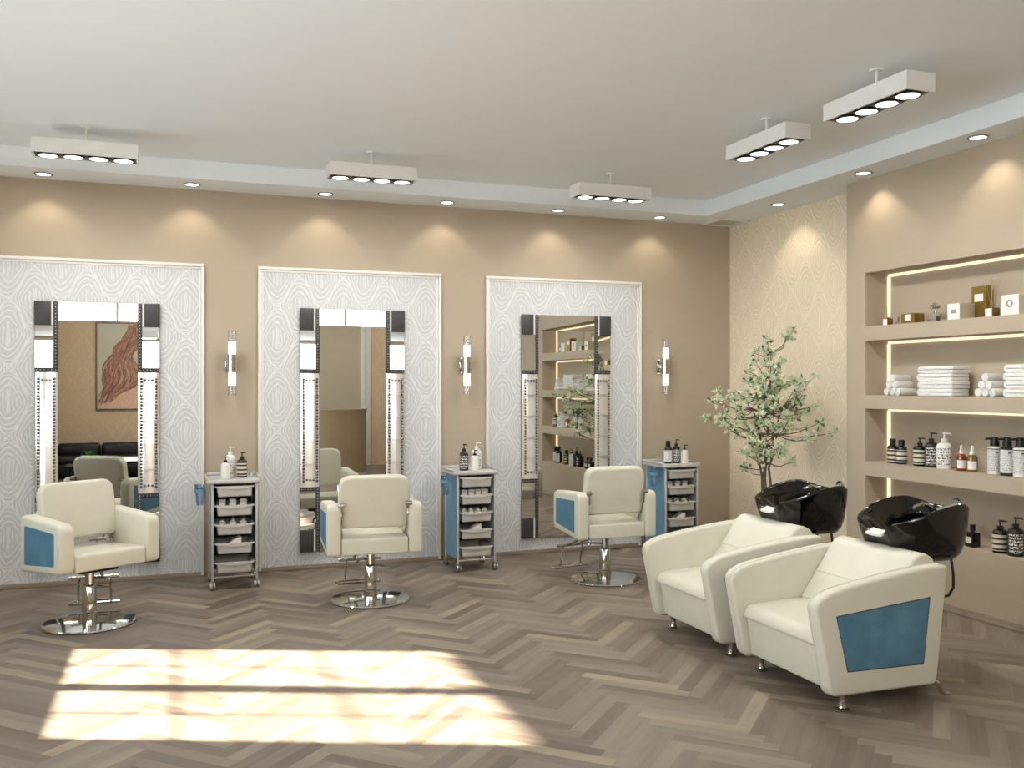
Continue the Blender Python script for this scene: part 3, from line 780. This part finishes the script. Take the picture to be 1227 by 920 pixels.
def basin(y, which):
    t = thing('wash_basin', 'glossy black shampoo basin tilted behind the %s washing chair' % which, 'basin', (2.70, y, 0), 0, 'black shampoo basins')
    n = 64
    def rim(phi):
        c, s_ = math.cos(phi), math.sin(phi)
        sg = 1 if c > 0 else -1
        e1, e2 = (.72, .62) if c > 0 else (.95, .80)
        x = .93 - (.290 if c > 0 else .245) * (abs(c) ** e1) * sg; yy = .215 * (abs(s_) ** e2) * (1 if s_ > 0 else -1)
        x += .02 * s_ * s_
        u = (x - .64) / .40
        z = .790 + .100 * math.sin(min(1, max(0, u)) * PI / 2) if u < 1 else .890 - .045 * (1 - math.cos(min(1, (u - 1) / .40) * PI)) / 2
        if c > 0:
            nt = math.exp(-(yy / .085) ** 4) * min(1, c * 1.4)
            z -= .052 * nt; x += .035 * nt
        return Vector((x, yy, z))
    ph = [2 * PI * k / n for k in range(n)]
    R0 = [rim(p) for p in ph]; cen = Vector((.985, 0, 0))
    def shrink(k, z, mixz=1.0, cx=.985, ky=None):
        out = []
        for p in R0:
            out.append(Vector((cx + (p.x - cx) * k, p.y * (ky or k), p.z * (1 - mixz) + z * mixz)))
        return out
    outer = [shrink(.40, .600, 1, 1.05), shrink(.62, .603, 1, 1.05), shrink(.80, .620, .93, 1.035), shrink(.91, .652, .80, 1.02), shrink(.97, .70, .55, 1.0), shrink(1.0, .76, .25), shrink(1.005, .80, .05)]
    lip = [[Vector((p.x, p.y, p.z)) for p in R0], [Vector((.985 + (p.x - .985) * .975, p.y * .97, p.z + .006)) for p in R0], [Vector((.985 + (p.x - .985) * .94, p.y * .93, p.z + .002)) for p in R0]]
    inner = [shrink(.90, .80, .12), shrink(.82, .74, .45), shrink(.64, .690, .8), shrink(.34, .665, 1), shrink(.08, .655, 1)]
    m = MB(); m.loft(outer + lip + inner, capA=True, capB=True)
    body = m.build('bowl', 'black_ceramic', t, smooth=60)
    # neck rest, a pale pad in the notch of the rim
    rings = []
    for k in range(9):
        q = (k / 8 - .5) * .112; zz = .748 + .9 * q * q * 1.2
        c_ = Vector((.690, q, zz)); rings.append([c_ + Vector((dx, 0, dz)) for dx, dz in ((-.040, -.010), (.012, .010), (.020, .004), (.016, -.004), (-.036, -.020))])
    MB().loft(rings, capA=True, capB=True).build('neck_rest', 'white_plastic', t)['label'] = 'pale neck pad'
    # tap and hand shower on the back deck
    m = MB(); m.lathe([(0, .70), (.024, .70), (.022, .80), (.016, .826), (0, .83)], (1.10, .06, 0), 16); m.tube([(1.10, .06, .81), (1.08, .06, .850), (1.03, .06, .868), (.97, .06, .850)], [.013, .013, .012, .010], 12)
    m.build('tap', 'chrome', t)
    m = MB(); m.lathe([(0, .70), (.018, .70), (.018, .79), (0, .79)], (1.09, -.05, 0), 14); m.tube([(1.03, -.03, .845), (1.10, -.05, .862), (1.14, -.06, .875)], [.010, .010, .012], 10)
    m.lathe([(0, -.006), (.030, -.006), (.030, .006), (0, .006)], (1.145, -.062, .878), 16, axis='x'); m.build('hand_shower', 'chrome', t)
    m = MB(); m.lathe([(0, .6575), (.022, .6575), (.022, .662), (0, .664)], (.985, 0, 0), 16); m.build('drain', 'chrome', t)
    # stand, waste pipe and hose behind the chair
    m = MB(); m.b2(.79, .86, -.16, .16, .0, .42, .02); m.b2(.79, .93, -.16, .16, .46, .60, .02); m.b2(.86, 1.0, -.05, .05, .56, .64, .01); m.build('stand', 'black_plastic', t)
    m = MB(); m.tube([(1.00, -.15, .65), (.995, -.17, .60), (.99, -.185, .54), (.985, -.19, .48), (.96, -.185, .44), (.90, -.17, .43), (.82, -.15, .43)], .007, 10); m.build('hose', 'black_plastic', t); m = MB()
    m.tube([(1.0, .10, .63), (1.0, .10, .52), (.98, .10, .45), (.92, .10, .43), (.82, .10, .43)], .010, 10); m.build('waste_pipe', 'black_plastic', t)
    return t
washing_unit(3.79, 'nearest'); washing_unit(4.695, 'farther')
basin(3.79, 'near'); basin(4.695, 'far')

# ------------------------------------------------------------------ plant
def plant():
    base = Vector((4.44, 6.20, 0))
    t = thing('potted_tree', 'tall airy potted tree with pale green leaf tufts beside the papered wall', 'plant', base)
    MB().lathe([(0, 0), (.15, 0), (.19, .36), (.20, .38), (.18, .38), (.17, .34), (0, .34)], seg=32).build('pot', 'pot_clay', t)
    MB().lathe([(0, .341), (.168, .341), (.168, .347), (0, .350)], seg=24).build('soil', 'soil', t)
    rr = random.Random(5); d = 6.2
    def px(a, b, Y):
        x = 820 + a / 4; yv = 370 + b / 4
        A = (x - 613.5) / 1110.8; B = (460 - yv) / 1110.8; th = .3527
        vx = math.sin(th) + A * math.cos(th); vy = math.cos(th) - A * math.sin(th)
        k = Y / vy; return Vector((vx * k, Y, 1.5 + B * k)) - base
    tr = MB(); br = MB(); lf = MB()
    trunk = [Vector((0, 0, .34)), Vector((-.01, .0, .55)), Vector((-.02, .01, .75)), px(400, 650, 6.2), px(402, 500, 6.2), px(405, 330, 6.2), px(415, 210, 6.2)]
    tr.tube([q + Vector((rr.uniform(-.012, .012), rr.uniform(-.012, .012), 0)) for q in trunk], [.018, .016, .014, .011, .008, .006, .004], 8)
    tr.tube([Vector((.02, 0, .34)), Vector((-.03, .02, .6)), px(372, 800, 6.25), px(358, 730, 6.24), px(374, 660, 6.26), px(360, 600, 6.27), px(330, 480, 6.3)], [.012, .010, .009, .008, .008, .007, .005], 8)
    tr.tube([Vector((-.02, 0, .34)), Vector((.03, -.02, .62)), px(404, 760, 6.15), px(430, 690, 6.14), px(424, 620, 6.12), px(448, 540, 6.12), px(470, 470, 6.1)], [.012, .010, .009, .008, .007, .006, .004], 8)
    tr.build('trunk', 'bark', t)
    extra = [(rr.gauss(400, 75), rr.gauss(440, 95)) for _ in range(34)]
    tips = extra + [(525, 100), (490, 130), (400, 145), (395, 190), (470, 245), (430, 215), (310, 300), (345, 258), (600, 350), (515, 345), (480, 365), (160, 395), (220, 412), (105, 520), (165, 525), (215, 580), (640, 465), (650, 545), (715, 595), (610, 630), (535, 445), (565, 500), (300, 350), (335, 370), (420, 425), (395, 470), (350, 440), (250, 462), (280, 540), (305, 640), (342, 690), (290, 765), (480, 672), (415, 692), (522, 730), (460, 500), (505, 555), (455, 350), (555, 378), (250, 560), (200, 545), (440, 560), (380, 530), (325, 590), (130, 440), (545, 520), (380, 360), (430, 395), (365, 330), (450, 440), (400, 420), (310, 420), (300, 700), (265, 500), (190, 560)]
    nodes = [trunk[3], trunk[4], (trunk[4] + trunk[5]) / 2, trunk[5], trunk[6], px(365, 620, 6.27), px(330, 480, 6.3), px(440, 600, 6.12), px(470, 470, 6.1), px(405, 740, 6.2)]
    def leaf(p, nrm, dirv, L, w, mi):
        s_ = dirv.cross(nrm).normalized() * w
        a, b, c, e = p, p + dirv * L * .5 + s_ + nrm * L * .06, p + dirv * L, p + dirv * L * .5 - s_ + nrm * L * .06
        lf.quad(a, b, c, e, mi)
    def tuft(p, R_, cnt):
        for _ in range(cnt):
            v = Vector((rr.gauss(0, 1), rr.gauss(0, 1), rr.gauss(.35, .9))).normalized()
            nrm = v.cross(Vector((rr.gauss(0, 1), rr.gauss(0, 1), rr.gauss(0, 1)))).normalized()
            L = R_ * rr.uniform(.7, 1.25); u = rr.random()
            leaf(p + v * .004, nrm, v, L, L * .24, 0 if u < .62 else (1 if u < .88 else 2))
    for a, b in tips:
        Y = 6.2 + rr.uniform(-.28, .28)
        p = px(a, b, Y)
        if (p + base).x > 4.93: p = px(a, b, 5.95)
        best = min(nodes, key=lambda q: (q - p).length + (10 if q.z > p.z + .05 else 0))
        if (best - p).length > 2: best = trunk[3]
        mid = best.lerp(p, .5) + Vector((rr.uniform(-.03, .03), rr.uniform(-.03, .03), -.03))
        br.tube([best, best.lerp(mid, .55) + Vector((0, 0, -.008)), mid, p], [.0055, .0045, .0036, .002], 5)
        tuft(p, .046, 15)
        for q in range(rr.choice((2, 3, 3))):
            o_ = p.lerp(mid, rr.uniform(.1, .75)) + Vector((rr.gauss(0, .03), rr.gauss(0, .03), rr.gauss(0, .028)))
            br.tube([p.lerp(mid, .6), o_], [.002, .0012], 4); tuft(o_, .038, 11)
    for _ in range(10):   # bare twigs low on the stem
        a = trunk[2].lerp(trunk[3], rr.random()); v = Vector((rr.uniform(-.15, .15), rr.uniform(-.1, .1), rr.uniform(.02, .14)))
        br.tube([a, a + v * .6 + Vector((0, 0, -.01)), a + v], [.004, .003, .0015], 5)
    br.build('branches', 'bark', t)
    for nm, c in (('leaf_pale', (222, 226, 200)), ('leaf_mid', (184, 198, 156)), ('leaf_dark', (78, 104, 64))):
        g = G(nm); nz = g.noise(g.coord(), 30, 2); col = g.mix(nz, lin(c), lin(tuple(min(255, v + 22) for v in c)))
        p_ = g.bsdf(col, .55, spec=.3); tl = g.n('ShaderNodeBsdfTranslucent'); g.link(col, tl.inputs[0])
        mx = g.n('ShaderNodeMixShader'); mx.inputs[0].default_value = .3; g.link(p_.outputs[0], mx.inputs[1]); g.link(tl.outputs[0], mx.inputs[2]); g.link(mx.outputs[0], g.out.inputs[0]); M[nm] = g.m
    lf.build('leaves', ['leaf_pale', 'leaf_mid', 'leaf_dark'], t, smooth=0, recalc=False)
plant()

# ------------------------------------------------------------------ things on the shelves
Z1, Z2, Z3, Z4 = [n[0] + .0006 for n in NICHES]
def carton(y, x, z, w, d, h, mats, label, group, name='gift_box', sticker=None, cat='box'):
    """box standing on a shelf: front face looks to the room (-x); y is its centre"""
    t = thing(name, label, cat, (x, y, z), 0, group)
    MB().b2(-d / 2, d / 2, -w / 2, w / 2, 0, h, .0015, 1).build('carton', mats, t)
    if sticker:
        sm, sw, sh_, sz = sticker
        for f in (-1,): MB().b2(-d / 2 - .0012, -d / 2 - .0002, -sw / 2, sw / 2, sz, sz + sh_).build('label', sm, t, smooth=0)
    return t
def diffuser(y, x, z, label, s=.055, h=.05, L=.20, name='reed_diffuser'):
    t = thing(name, label, 'diffuser', (x, y, z), 0, 'reed diffusers on the top shelf')
    MB().b2(-s / 2, s / 2, -s / 2, s / 2, 0, h, .004).build('bottle', 'olive_glass', t)
    MB().b2(-s / 2 - .0014, -s / 2 - .0002, -s * .40, s * .40, .004, h - .006).build('label', 'white_card', t, smooth=0)
    MB().lathe([(0, h), (.012, h), (.012, h + .008), (0, h + .008)], seg=12).build('collar', 'gold_card', t)
    m = MB(); rr = random.Random(int(y * 100))
    for k in range(6):
        v = Vector((rr.uniform(-.02, .05), (k - 2.5) * .022, L)).normalized() * L
        m.tube([(0, 0, h * .2), v + Vector((0, 0, h * .2))], .0016, 5)
    m.build('reeds', 'reed', t)
    return t
GB = 'boxes on the top shelf'
diffuser(5.405, 4.915, Z1, 'small reed diffuser at the far end of the top shelf', .050, .055, .13)
g_ = thing('glass_jar', 'tiny clear glass jar beside the small diffuser on the top shelf', 'jar', (4.935, 5.335, Z1), 0, 'glass on the top shelf')
MB().lathe([(0, 0), (.016, 0), (.018, .004), (.018, .045), (.014, .05), (.012, .046), (.014, .006), (0, .006)], seg=16).build('glass', 'clear_glass', g_); MB().lathe([(0, .0505), (.014, .0505), (.014, .06), (0, .06)], seg=14).build('lid', 'brushed_metal', g_)
carton(5.175, 4.925, Z1, .125, .09, .072, 'gold_card', 'low gold carton with white square label on the top shelf', GB, sticker=('white_card', .052, .044, .022))
t = thing('perfume_bottle', 'clear square perfume bottle with crystal flower stopper on the top shelf', 'perfume', (4.92, 4.965, Z1), 0, 'glass on the top shelf')
MB().b2(-.028, .028, -.034, .034, 0, .062, .005).build('bottle', 'clear_glass', t); MB().b2(-.020, .020, -.026, .026, .006, .040, .003).build('perfume', 'brushed_metal', t)
m = MB(); m.lathe([(0, .0625), (.013, .0625), (.013, .080), (0, .080)], seg=14)
for k in range(8): a = k * PI / 4; m.ball((.020 * math.cos(a), .024 * math.sin(a), .105), .015, 0, 1)
m.ball((0, 0, .115), .020, 0, 1); m.build('stopper', 'chrome', t)
t = carton(4.722, 4.90, Z1, .100, .13, .105, 'kraft_card', 'white-fronted tan gift box in front of the tall gold box', GB, sticker=('white_card', .098, .103, .001))
MB().b2(-.0674, -.0664, -.020, .020, .040, .066).build('printed_mark', 'grey_text', t, smooth=0)
carton(4.640, 4.985, Z1, .120, .040, .215, 'gold_card', 'tall gold box standing against the niche back on the top shelf', GB, sticker=('white_card', .07, .05, .115))
diffuser(4.475, 4.90, Z1, 'large reed diffuser beside the tall gold box on the top shelf', .062, .060, .23)
t = carton(4.30, 4.90, Z1, .130, .10, .125, 'white_card', 'white gift box with grey oval emblem, beside the large diffuser', GB)
MB().lathe([(.014, -.0525), (.024, -.0525), (.024, -.0503), (.014, -.0503), (.014, -.0525)], (0, 0, .072), 20, axis='x').build('emblem', 'grey_text', t)
carton(4.08, 4.92, Z1, .10, .09, .17, 'gold_card', 'gold carton at the hidden right end of the top shelf', GB, sticker=('white_card', .06, .05, .09))
carton(3.93, 4.91, Z1, .11, .10, .12, 'white_card', 'plain white gift box seen only in the right mirror', GB)
carton(3.78, 4.92, Z1, .08, .07, .08, 'gold_card', 'small gold carton seen only in the right mirror', GB, sticker=('white_card', .04, .04, .02))

def roll(y, z, label, k):
    m = MB(); r = .027; n = 26
    pr = []
    sp = [(Vector((0, math.cos(a) * (.004 + .0225 * a / (5 * PI)), math.sin(a) * (.004 + .0225 * a / (5 * PI))))) for a in [5 * PI * i / 60 for i in range(61)]]
    for i in range(len(sp) - 1):
        a, b = sp[i], sp[i + 1]
        o_ = .0016
        da = a.normalized() * o_; db = b.normalized() * o_
        m.loft([[a - da + Vector((-.075, 0, 0)), b - db + Vector((-.075, 0, 0)), b + db + Vector((-.075, 0, 0)), a + da + Vector((-.075, 0, 0))],
                [a - da + Vector((.075, 0, 0)), b - db + Vector((.075, 0, 0)), b + db + Vector((.075, 0, 0)), a + da + Vector((.075, 0, 0))]], capA=True, capB=True)
    m.lathe([(0, -.072), (.024, -.072), (.0265, -.06), (.0265, .06), (.024, .074), (0, .074)], (0, 0, 0), 24, axis='x')
    o = m.build('rolled_towel', 'towel_white', None, (4.905, y, z + .0275), (k, 0, 0))
    return tag(o, label, 'towel', 'rolled towels on the second shelf')
rows = [(0, ('left', 'middle', 'right'), 'bottom'), (1, ('left', 'right'), 'middle'), (2, ('single',), 'top')]
def rolls(yc, where):
    for lv, ps, nm in rows:
        for i, p in enumerate(ps):
            y = yc + ((len(ps) - 1) / 2 - i) * .0555
            roll(y, Z2 + lv * .0485, 'white rolled towel, %s of the %s row in the %s pile' % (p, nm, where) if p != 'single' else 'white rolled towel on top of the %s pile' % where, i + lv * .7)
rolls(5.275, 'far'); rolls(4.47, 'near'); rolls(3.80, 'mirrored right-hand')
def folded(yc, where, n=4, w=.30):
    for k in range(n):
        m = MB(); d = .15; h = .0505; z = k * h
        for q in range(2):      # folded double: rounded fold at the +y end
            zz = q * h / 2
            pf = [(-w / 2, zz + .001), (w / 2 - .012, zz + .001), (w / 2 - .012, zz + h / 2 - .0015), (-w / 2, zz + h / 2 - .0015)]
            m.prism(rounded(pf, [.006, 0, 0, .006], 3), 'x', -d / 2, d / 2, .005, 2)
        fold = [(w / 2 - .014, .001)] + [(w / 2 - .014 + .024 * math.sin(a), h / 2 - (h / 2 - .001) * math.cos(a)) for a in [PI * i / 10 for i in range(1, 10)]] + [(w / 2 - .014, h - .001)]
        m.prism(fold, 'x', -d / 2, d / 2, .005, 2)
        o = m.build('folded_towel', 'towel_white', None, (4.90 + (k % 2) * .004, yc + .002 * (-1) ** k, Z2 + z))
        tag(o, 'white folded towel, %s in the %s stack' % (['lowest', 'second from bottom', 'second from top', 'topmost'][k], where), 'towel', 'folded towels on the second shelf')
folded(4.875, 'middle shelf'); folded(4.17, 'right-edge')

BS = 'bottles on the third shelf'; FB = R(225)
X3 = 4.895
bottle((X3, 5.335, Z3), .175, .037, 'stripe_cap', 'dark capped bottle with striped label, farthest along the third shelf', BS, FB)
bottle((X3, 5.248, Z3), .172, .037, 'stripe_cap', 'dark capped bottle with striped label, second from the far end of the third shelf', BS, FB)
bottle((X3, 5.077, Z3), .198, .042, 'stripe_black', 'dark pump bottle with striped label on the third shelf', BS, FB)
bottle((X3, 4.972, Z3), .240, .042, 'bold_black', 'black pump bottle with bold white print on the third shelf', BS, FB)
bottle((X3, 4.860, Z3), .245, .048, 'bold_white', 'white pump bottle with dark print on the third shelf', BS, FB)
bottle((X3, 4.716, Z3), .170, .031, 'amber_drop', 'red-amber dropper bottle with white label on the third shelf', BS, FB)
bottle((X3, 4.628, Z3), .170, .033, 'olive_drop', 'yellow-amber dropper bottle with white label on the third shelf', BS, FB)
bottle((X3, 4.452, Z3), .235, .042, 'fine_black', 'white-labelled pump bottle with black head beside the dropper bottles', BS, FB)
bottle((X3, 4.358, Z3), .238, .041, 'fine_dark', 'dark-shouldered pump bottle between two white-labelled ones', BS, FB)
bottle((X3, 4.262, Z3), .242, .042, 'fine_black', 'white-labelled pump bottle at the right edge of the third shelf', BS, FB)
bottle((X3, 4.02, Z3), .17, .033, 'amber_drop', 'amber dropper bottle of the third shelf seen only in the mirror', BS, R(180))
bottle((X3, 3.90, Z3), .235, .044, 'fine_black', 'white pump bottle of the third shelf reflected in the right mirror', BS, R(180))
bottle((X3, 3.79, Z3), .19, .048, 'bold_white', 'short white pump bottle of the third shelf reflected in the mirror', BS, R(180))
bottle((X3, 3.62, Z3), .20, .040, 'stripe_black', 'dark striped pump bottle reflected near the mirror niche end', BS, R(180))
B4 = 'bottles on the lowest shelf'
for y, lab in ((4.628, 'dark square perfume bottle with white label beside the near basin'), (4.722, 'dark square perfume bottle half hidden behind the near basin')):
    t = thing('perfume_bottle', lab, 'perfume', (4.90, y, Z4), R(-8), B4)
    MB().b2(-.030, .030, -.037, .037, 0, .095, .006).build('bottle', 'brown_glass', t); MB().b2(-.0315, -.0303, -.025, .025, .026, .066).build('label', 'label_fine_white', t, smooth=0)
    MB().lathe([(0, .0955), (.012, .0955), (.012, .104), (.017, .106), (.017, .145), (0, .146)], seg=14).build('cap', 'black_plastic', t)
bottle((X3, 4.410, Z4), .205, .046, 'stripe_black', 'dark pump bottle with striped label on the lowest shelf', B4, FB)
bottle((X3, 4.296, Z4), .240, .046, 'bold_black', 'black pump bottle with bold white print on the lowest shelf', B4, FB)
bottle((X3, 4.15, Z4), .21, .040, 'plain_white', 'plain white pump bottle on the lowest shelf seen in the mirror', B4, R(180))
bottle((X3, 3.98, Z4), .19, .040, 'stripe_cap', 'capped dark bottle on the lowest shelf seen in the mirror', B4, R(180))
bottle((X3, 3.72, Z4), .22, .040, 'fine_cap', 'white-labelled capped bottle near the mirrored end of the lowest shelf', B4, R(180))
bottle((X3, 3.62, Z4), .22, .040, 'fine_dark', 'dark-shouldered pump bottle near the mirrored end of the lowest shelf', B4, R(180))

# ------------------------------------------------------------------ the back of the room, seen only in the mirrors
def picture():
    t = thing('wall_picture', 'large framed picture of long wavy hair on the papered wall, seen in the left mirror', 'picture', (-.62, REAR, 1.80), 0)
    MB().b2(-.56, .56, .002, .03, -.74, .74, .004).build('frame', 'grey_marble', t)
    plain('canvas_grey', (196, 190, 172), .8, nscale=2, namt=.05)
    MB().b2(-.535, .535, .0302, .033, -.715, .715).build('canvas', 'canvas_grey', t, smooth=0)
    for nm, c in (('hair_brown', (128, 94, 84)), ('hair_rose', (156, 108, 100)), ('hair_blond', (200, 164, 128)), ('hair_tan', (172, 128, 108)), ('skin_tone', (222, 184, 160))): plain(nm, c, .7, nscale=30, namt=.12)
    MB().prism(rounded([(-.20, -.71), (-.52, -.71), (-.52, -.55), (-.05, -.10), (.46, -.40), (.50, -.71)], .06), 'y', .0331, .0338).build('shoulder', 'skin_tone', t, smooth=0)
    rr = random.Random(3); m = MB()
    def centre(s):     # hair falls from the top and swings out to the left in loose curls
        return Vector((.04 - .42 * s ** 1.3 + .055 * math.sin(s * 11.0), 0, .715 - 1.36 * s))
    wid = lambda s: .085 + .15 * math.sin(min(1, s * 1.1) * PI * .80)
    for k in range(130):
        a = rr.uniform(-1, 1); ph = rr.uniform(-.6, .6); L = []
        mi = rr.choice((0, 0, 1, 1, 3, 3, 2, 2))
        end = rr.uniform(.78, 1)
        for i in range(31):
            s = i / 30 * end; c = centre(s); x = c.x + a * wid(s) * (1 + .30 * math.sin(12 * s + ph)) + .02 * math.sin(20 * s + ph * 3)
            L.append((max(-.52, min(.52, x)), .0345 + .004 * rr.random(), max(-.70, c.z + .03 * math.sin(12 * s + 3 * a))))
        m.tube(L, [.004] + [.010] * 26 + [.009, .007, .005, .003], 6, mi)
    m.build('hair', ['hair_brown', 'hair_rose', 'hair_blond', 'hair_tan'], t)
picture()
t = thing('sofa', 'low black leather sofa against the papered wall, seen in the left mirror', 'sofa', (-.75, REAR + .55, 0), 0)
MB().b2(-1.0, 1.0, -.40, .40, .06, .24, .03).build('base', 'black_leather', t)
for k in (-1, 0, 1): MB().b2(k * .66 - .325, k * .66 + .325, -.20, .41, .242, .34, .04, 3).build('seat_cushion', 'black_leather', t)
for k in (-1, 0, 1): MB().b2(k * .66 - .325, k * .66 + .325, -.40, -.21, .242, .53, .06, 3).build('back_cushion', 'black_leather', t)
for s in (-1, 1):
    MB().b2(s * 1.1 - .1, s * 1.1 + .1, -.40, .40, .05, .44, .05, 3).build('armrest', 'black_leather', t)
    for y in (-.33, .33): MB().lathe([(0, 0), (.02, 0), (.025, .052), (0, .052)], (s * 1.05, y, 0), 12).build('leg', 'chrome', t)
t = thing('side_table', 'small white table in front of the black sofa, seen in the left mirror', 'table', (-.45, .15, 0), 0)
MB().b2(-.25, .25, -.25, .25, .36, .395, .01).build('table_top', 'white_wood', t)
for sx in (-1, 1):
    for sy in (-1, 1): MB().b2(sx * .21 - .02, sx * .21 + .02, sy * .21 - .02, sy * .21 + .02, 0, .359).build('leg', 'white_wood', t, smooth=0)
t = thing('coffee_table', 'low dark table carrying a green plant by the black sofa', 'table', (-1.15, .15, 0), 0)
MB().b2(-.3, .3, -.25, .25, .28, .31, .01).build('table_top', 'black_plastic', t)
for sx in (-1, 1):
    for sy in (-1, 1): MB().b2(sx * .26 - .02, sx * .26 + .02, sy * .21 - .02, sy * .21 + .02, 0, .279).build('leg', 'black_plastic', t, smooth=0)
t = thing('potted_fern', 'small green potted plant on the low dark table, seen in the left mirror', 'plant', (-1.13, .15, .3105), 0)
MB().lathe([(0, 0), (.06, 0), (.075, .09), (.066, .09), (.055, .07), (0, .07)], seg=20).build('pot', 'white_plastic', t)
m = MB(); rr = random.Random(9)
for k in range(60):
    v = Vector((rr.gauss(0, 1), rr.gauss(0, 1), rr.uniform(.3, 1.6))).normalized(); L = rr.uniform(.10, .19); p0 = Vector((0, 0, .07))
    s_ = v.cross(Vector((0, 0, 1))).normalized() * .014
    m.quad(p0, p0 + v * L * .6 + s_, p0 + v * L + Vector((0, 0, -.02)), p0 + v * L * .6 - s_)
m.build('leaves', 'leaf_green', t, smooth=0, recalc=False)
t = thing('reception_counter', 'curved tan reception counter before the plain rear wall, seen in the middle mirror', 'counter', (2.55, -.9, 0), 0)
arc = [(.62 * math.cos(a) * 1.05, .5 * math.sin(a)) for a in [PI * k / 24 for k in range(25)]]
MB().prism(arc + [(x * .86, y * .80) for x, y in reversed(arc)], 'z', .0, 1.04).build('front', 'counter_paint', t)
MB().prism([(x * 1.03, y * 1.04) for x, y in arc] + [(x * .74, y * .68) for x, y in reversed(arc)], 'z', 1.0405, 1.075).build('counter_top', 'counter_paint', t)

# ------------------------------------------------------------------ sky and view
w = bpy.data.worlds.new('sky'); scene.world = w; w.use_nodes = True
bg = w.node_tree.nodes['Background']; bg.inputs[0].default_value = (.80, .90, 1.0, 1); bg.inputs[1].default_value = 2.2
scene.view_settings.view_transform = 'Standard'; scene.view_settings.look = 'None'
scene.view_settings.exposure = 0.10; scene.view_settings.gamma = 1.0; scene.view_settings.use_curve_mapping = False
cy = scene.cycles
cy.max_bounces = 10; cy.diffuse_bounces = 6; cy.glossy_bounces = 6; cy.transparent_max_bounces = 12
cy.caustics_reflective = False; cy.caustics_refractive = False; cy.sample_clamp_indirect = 6.0
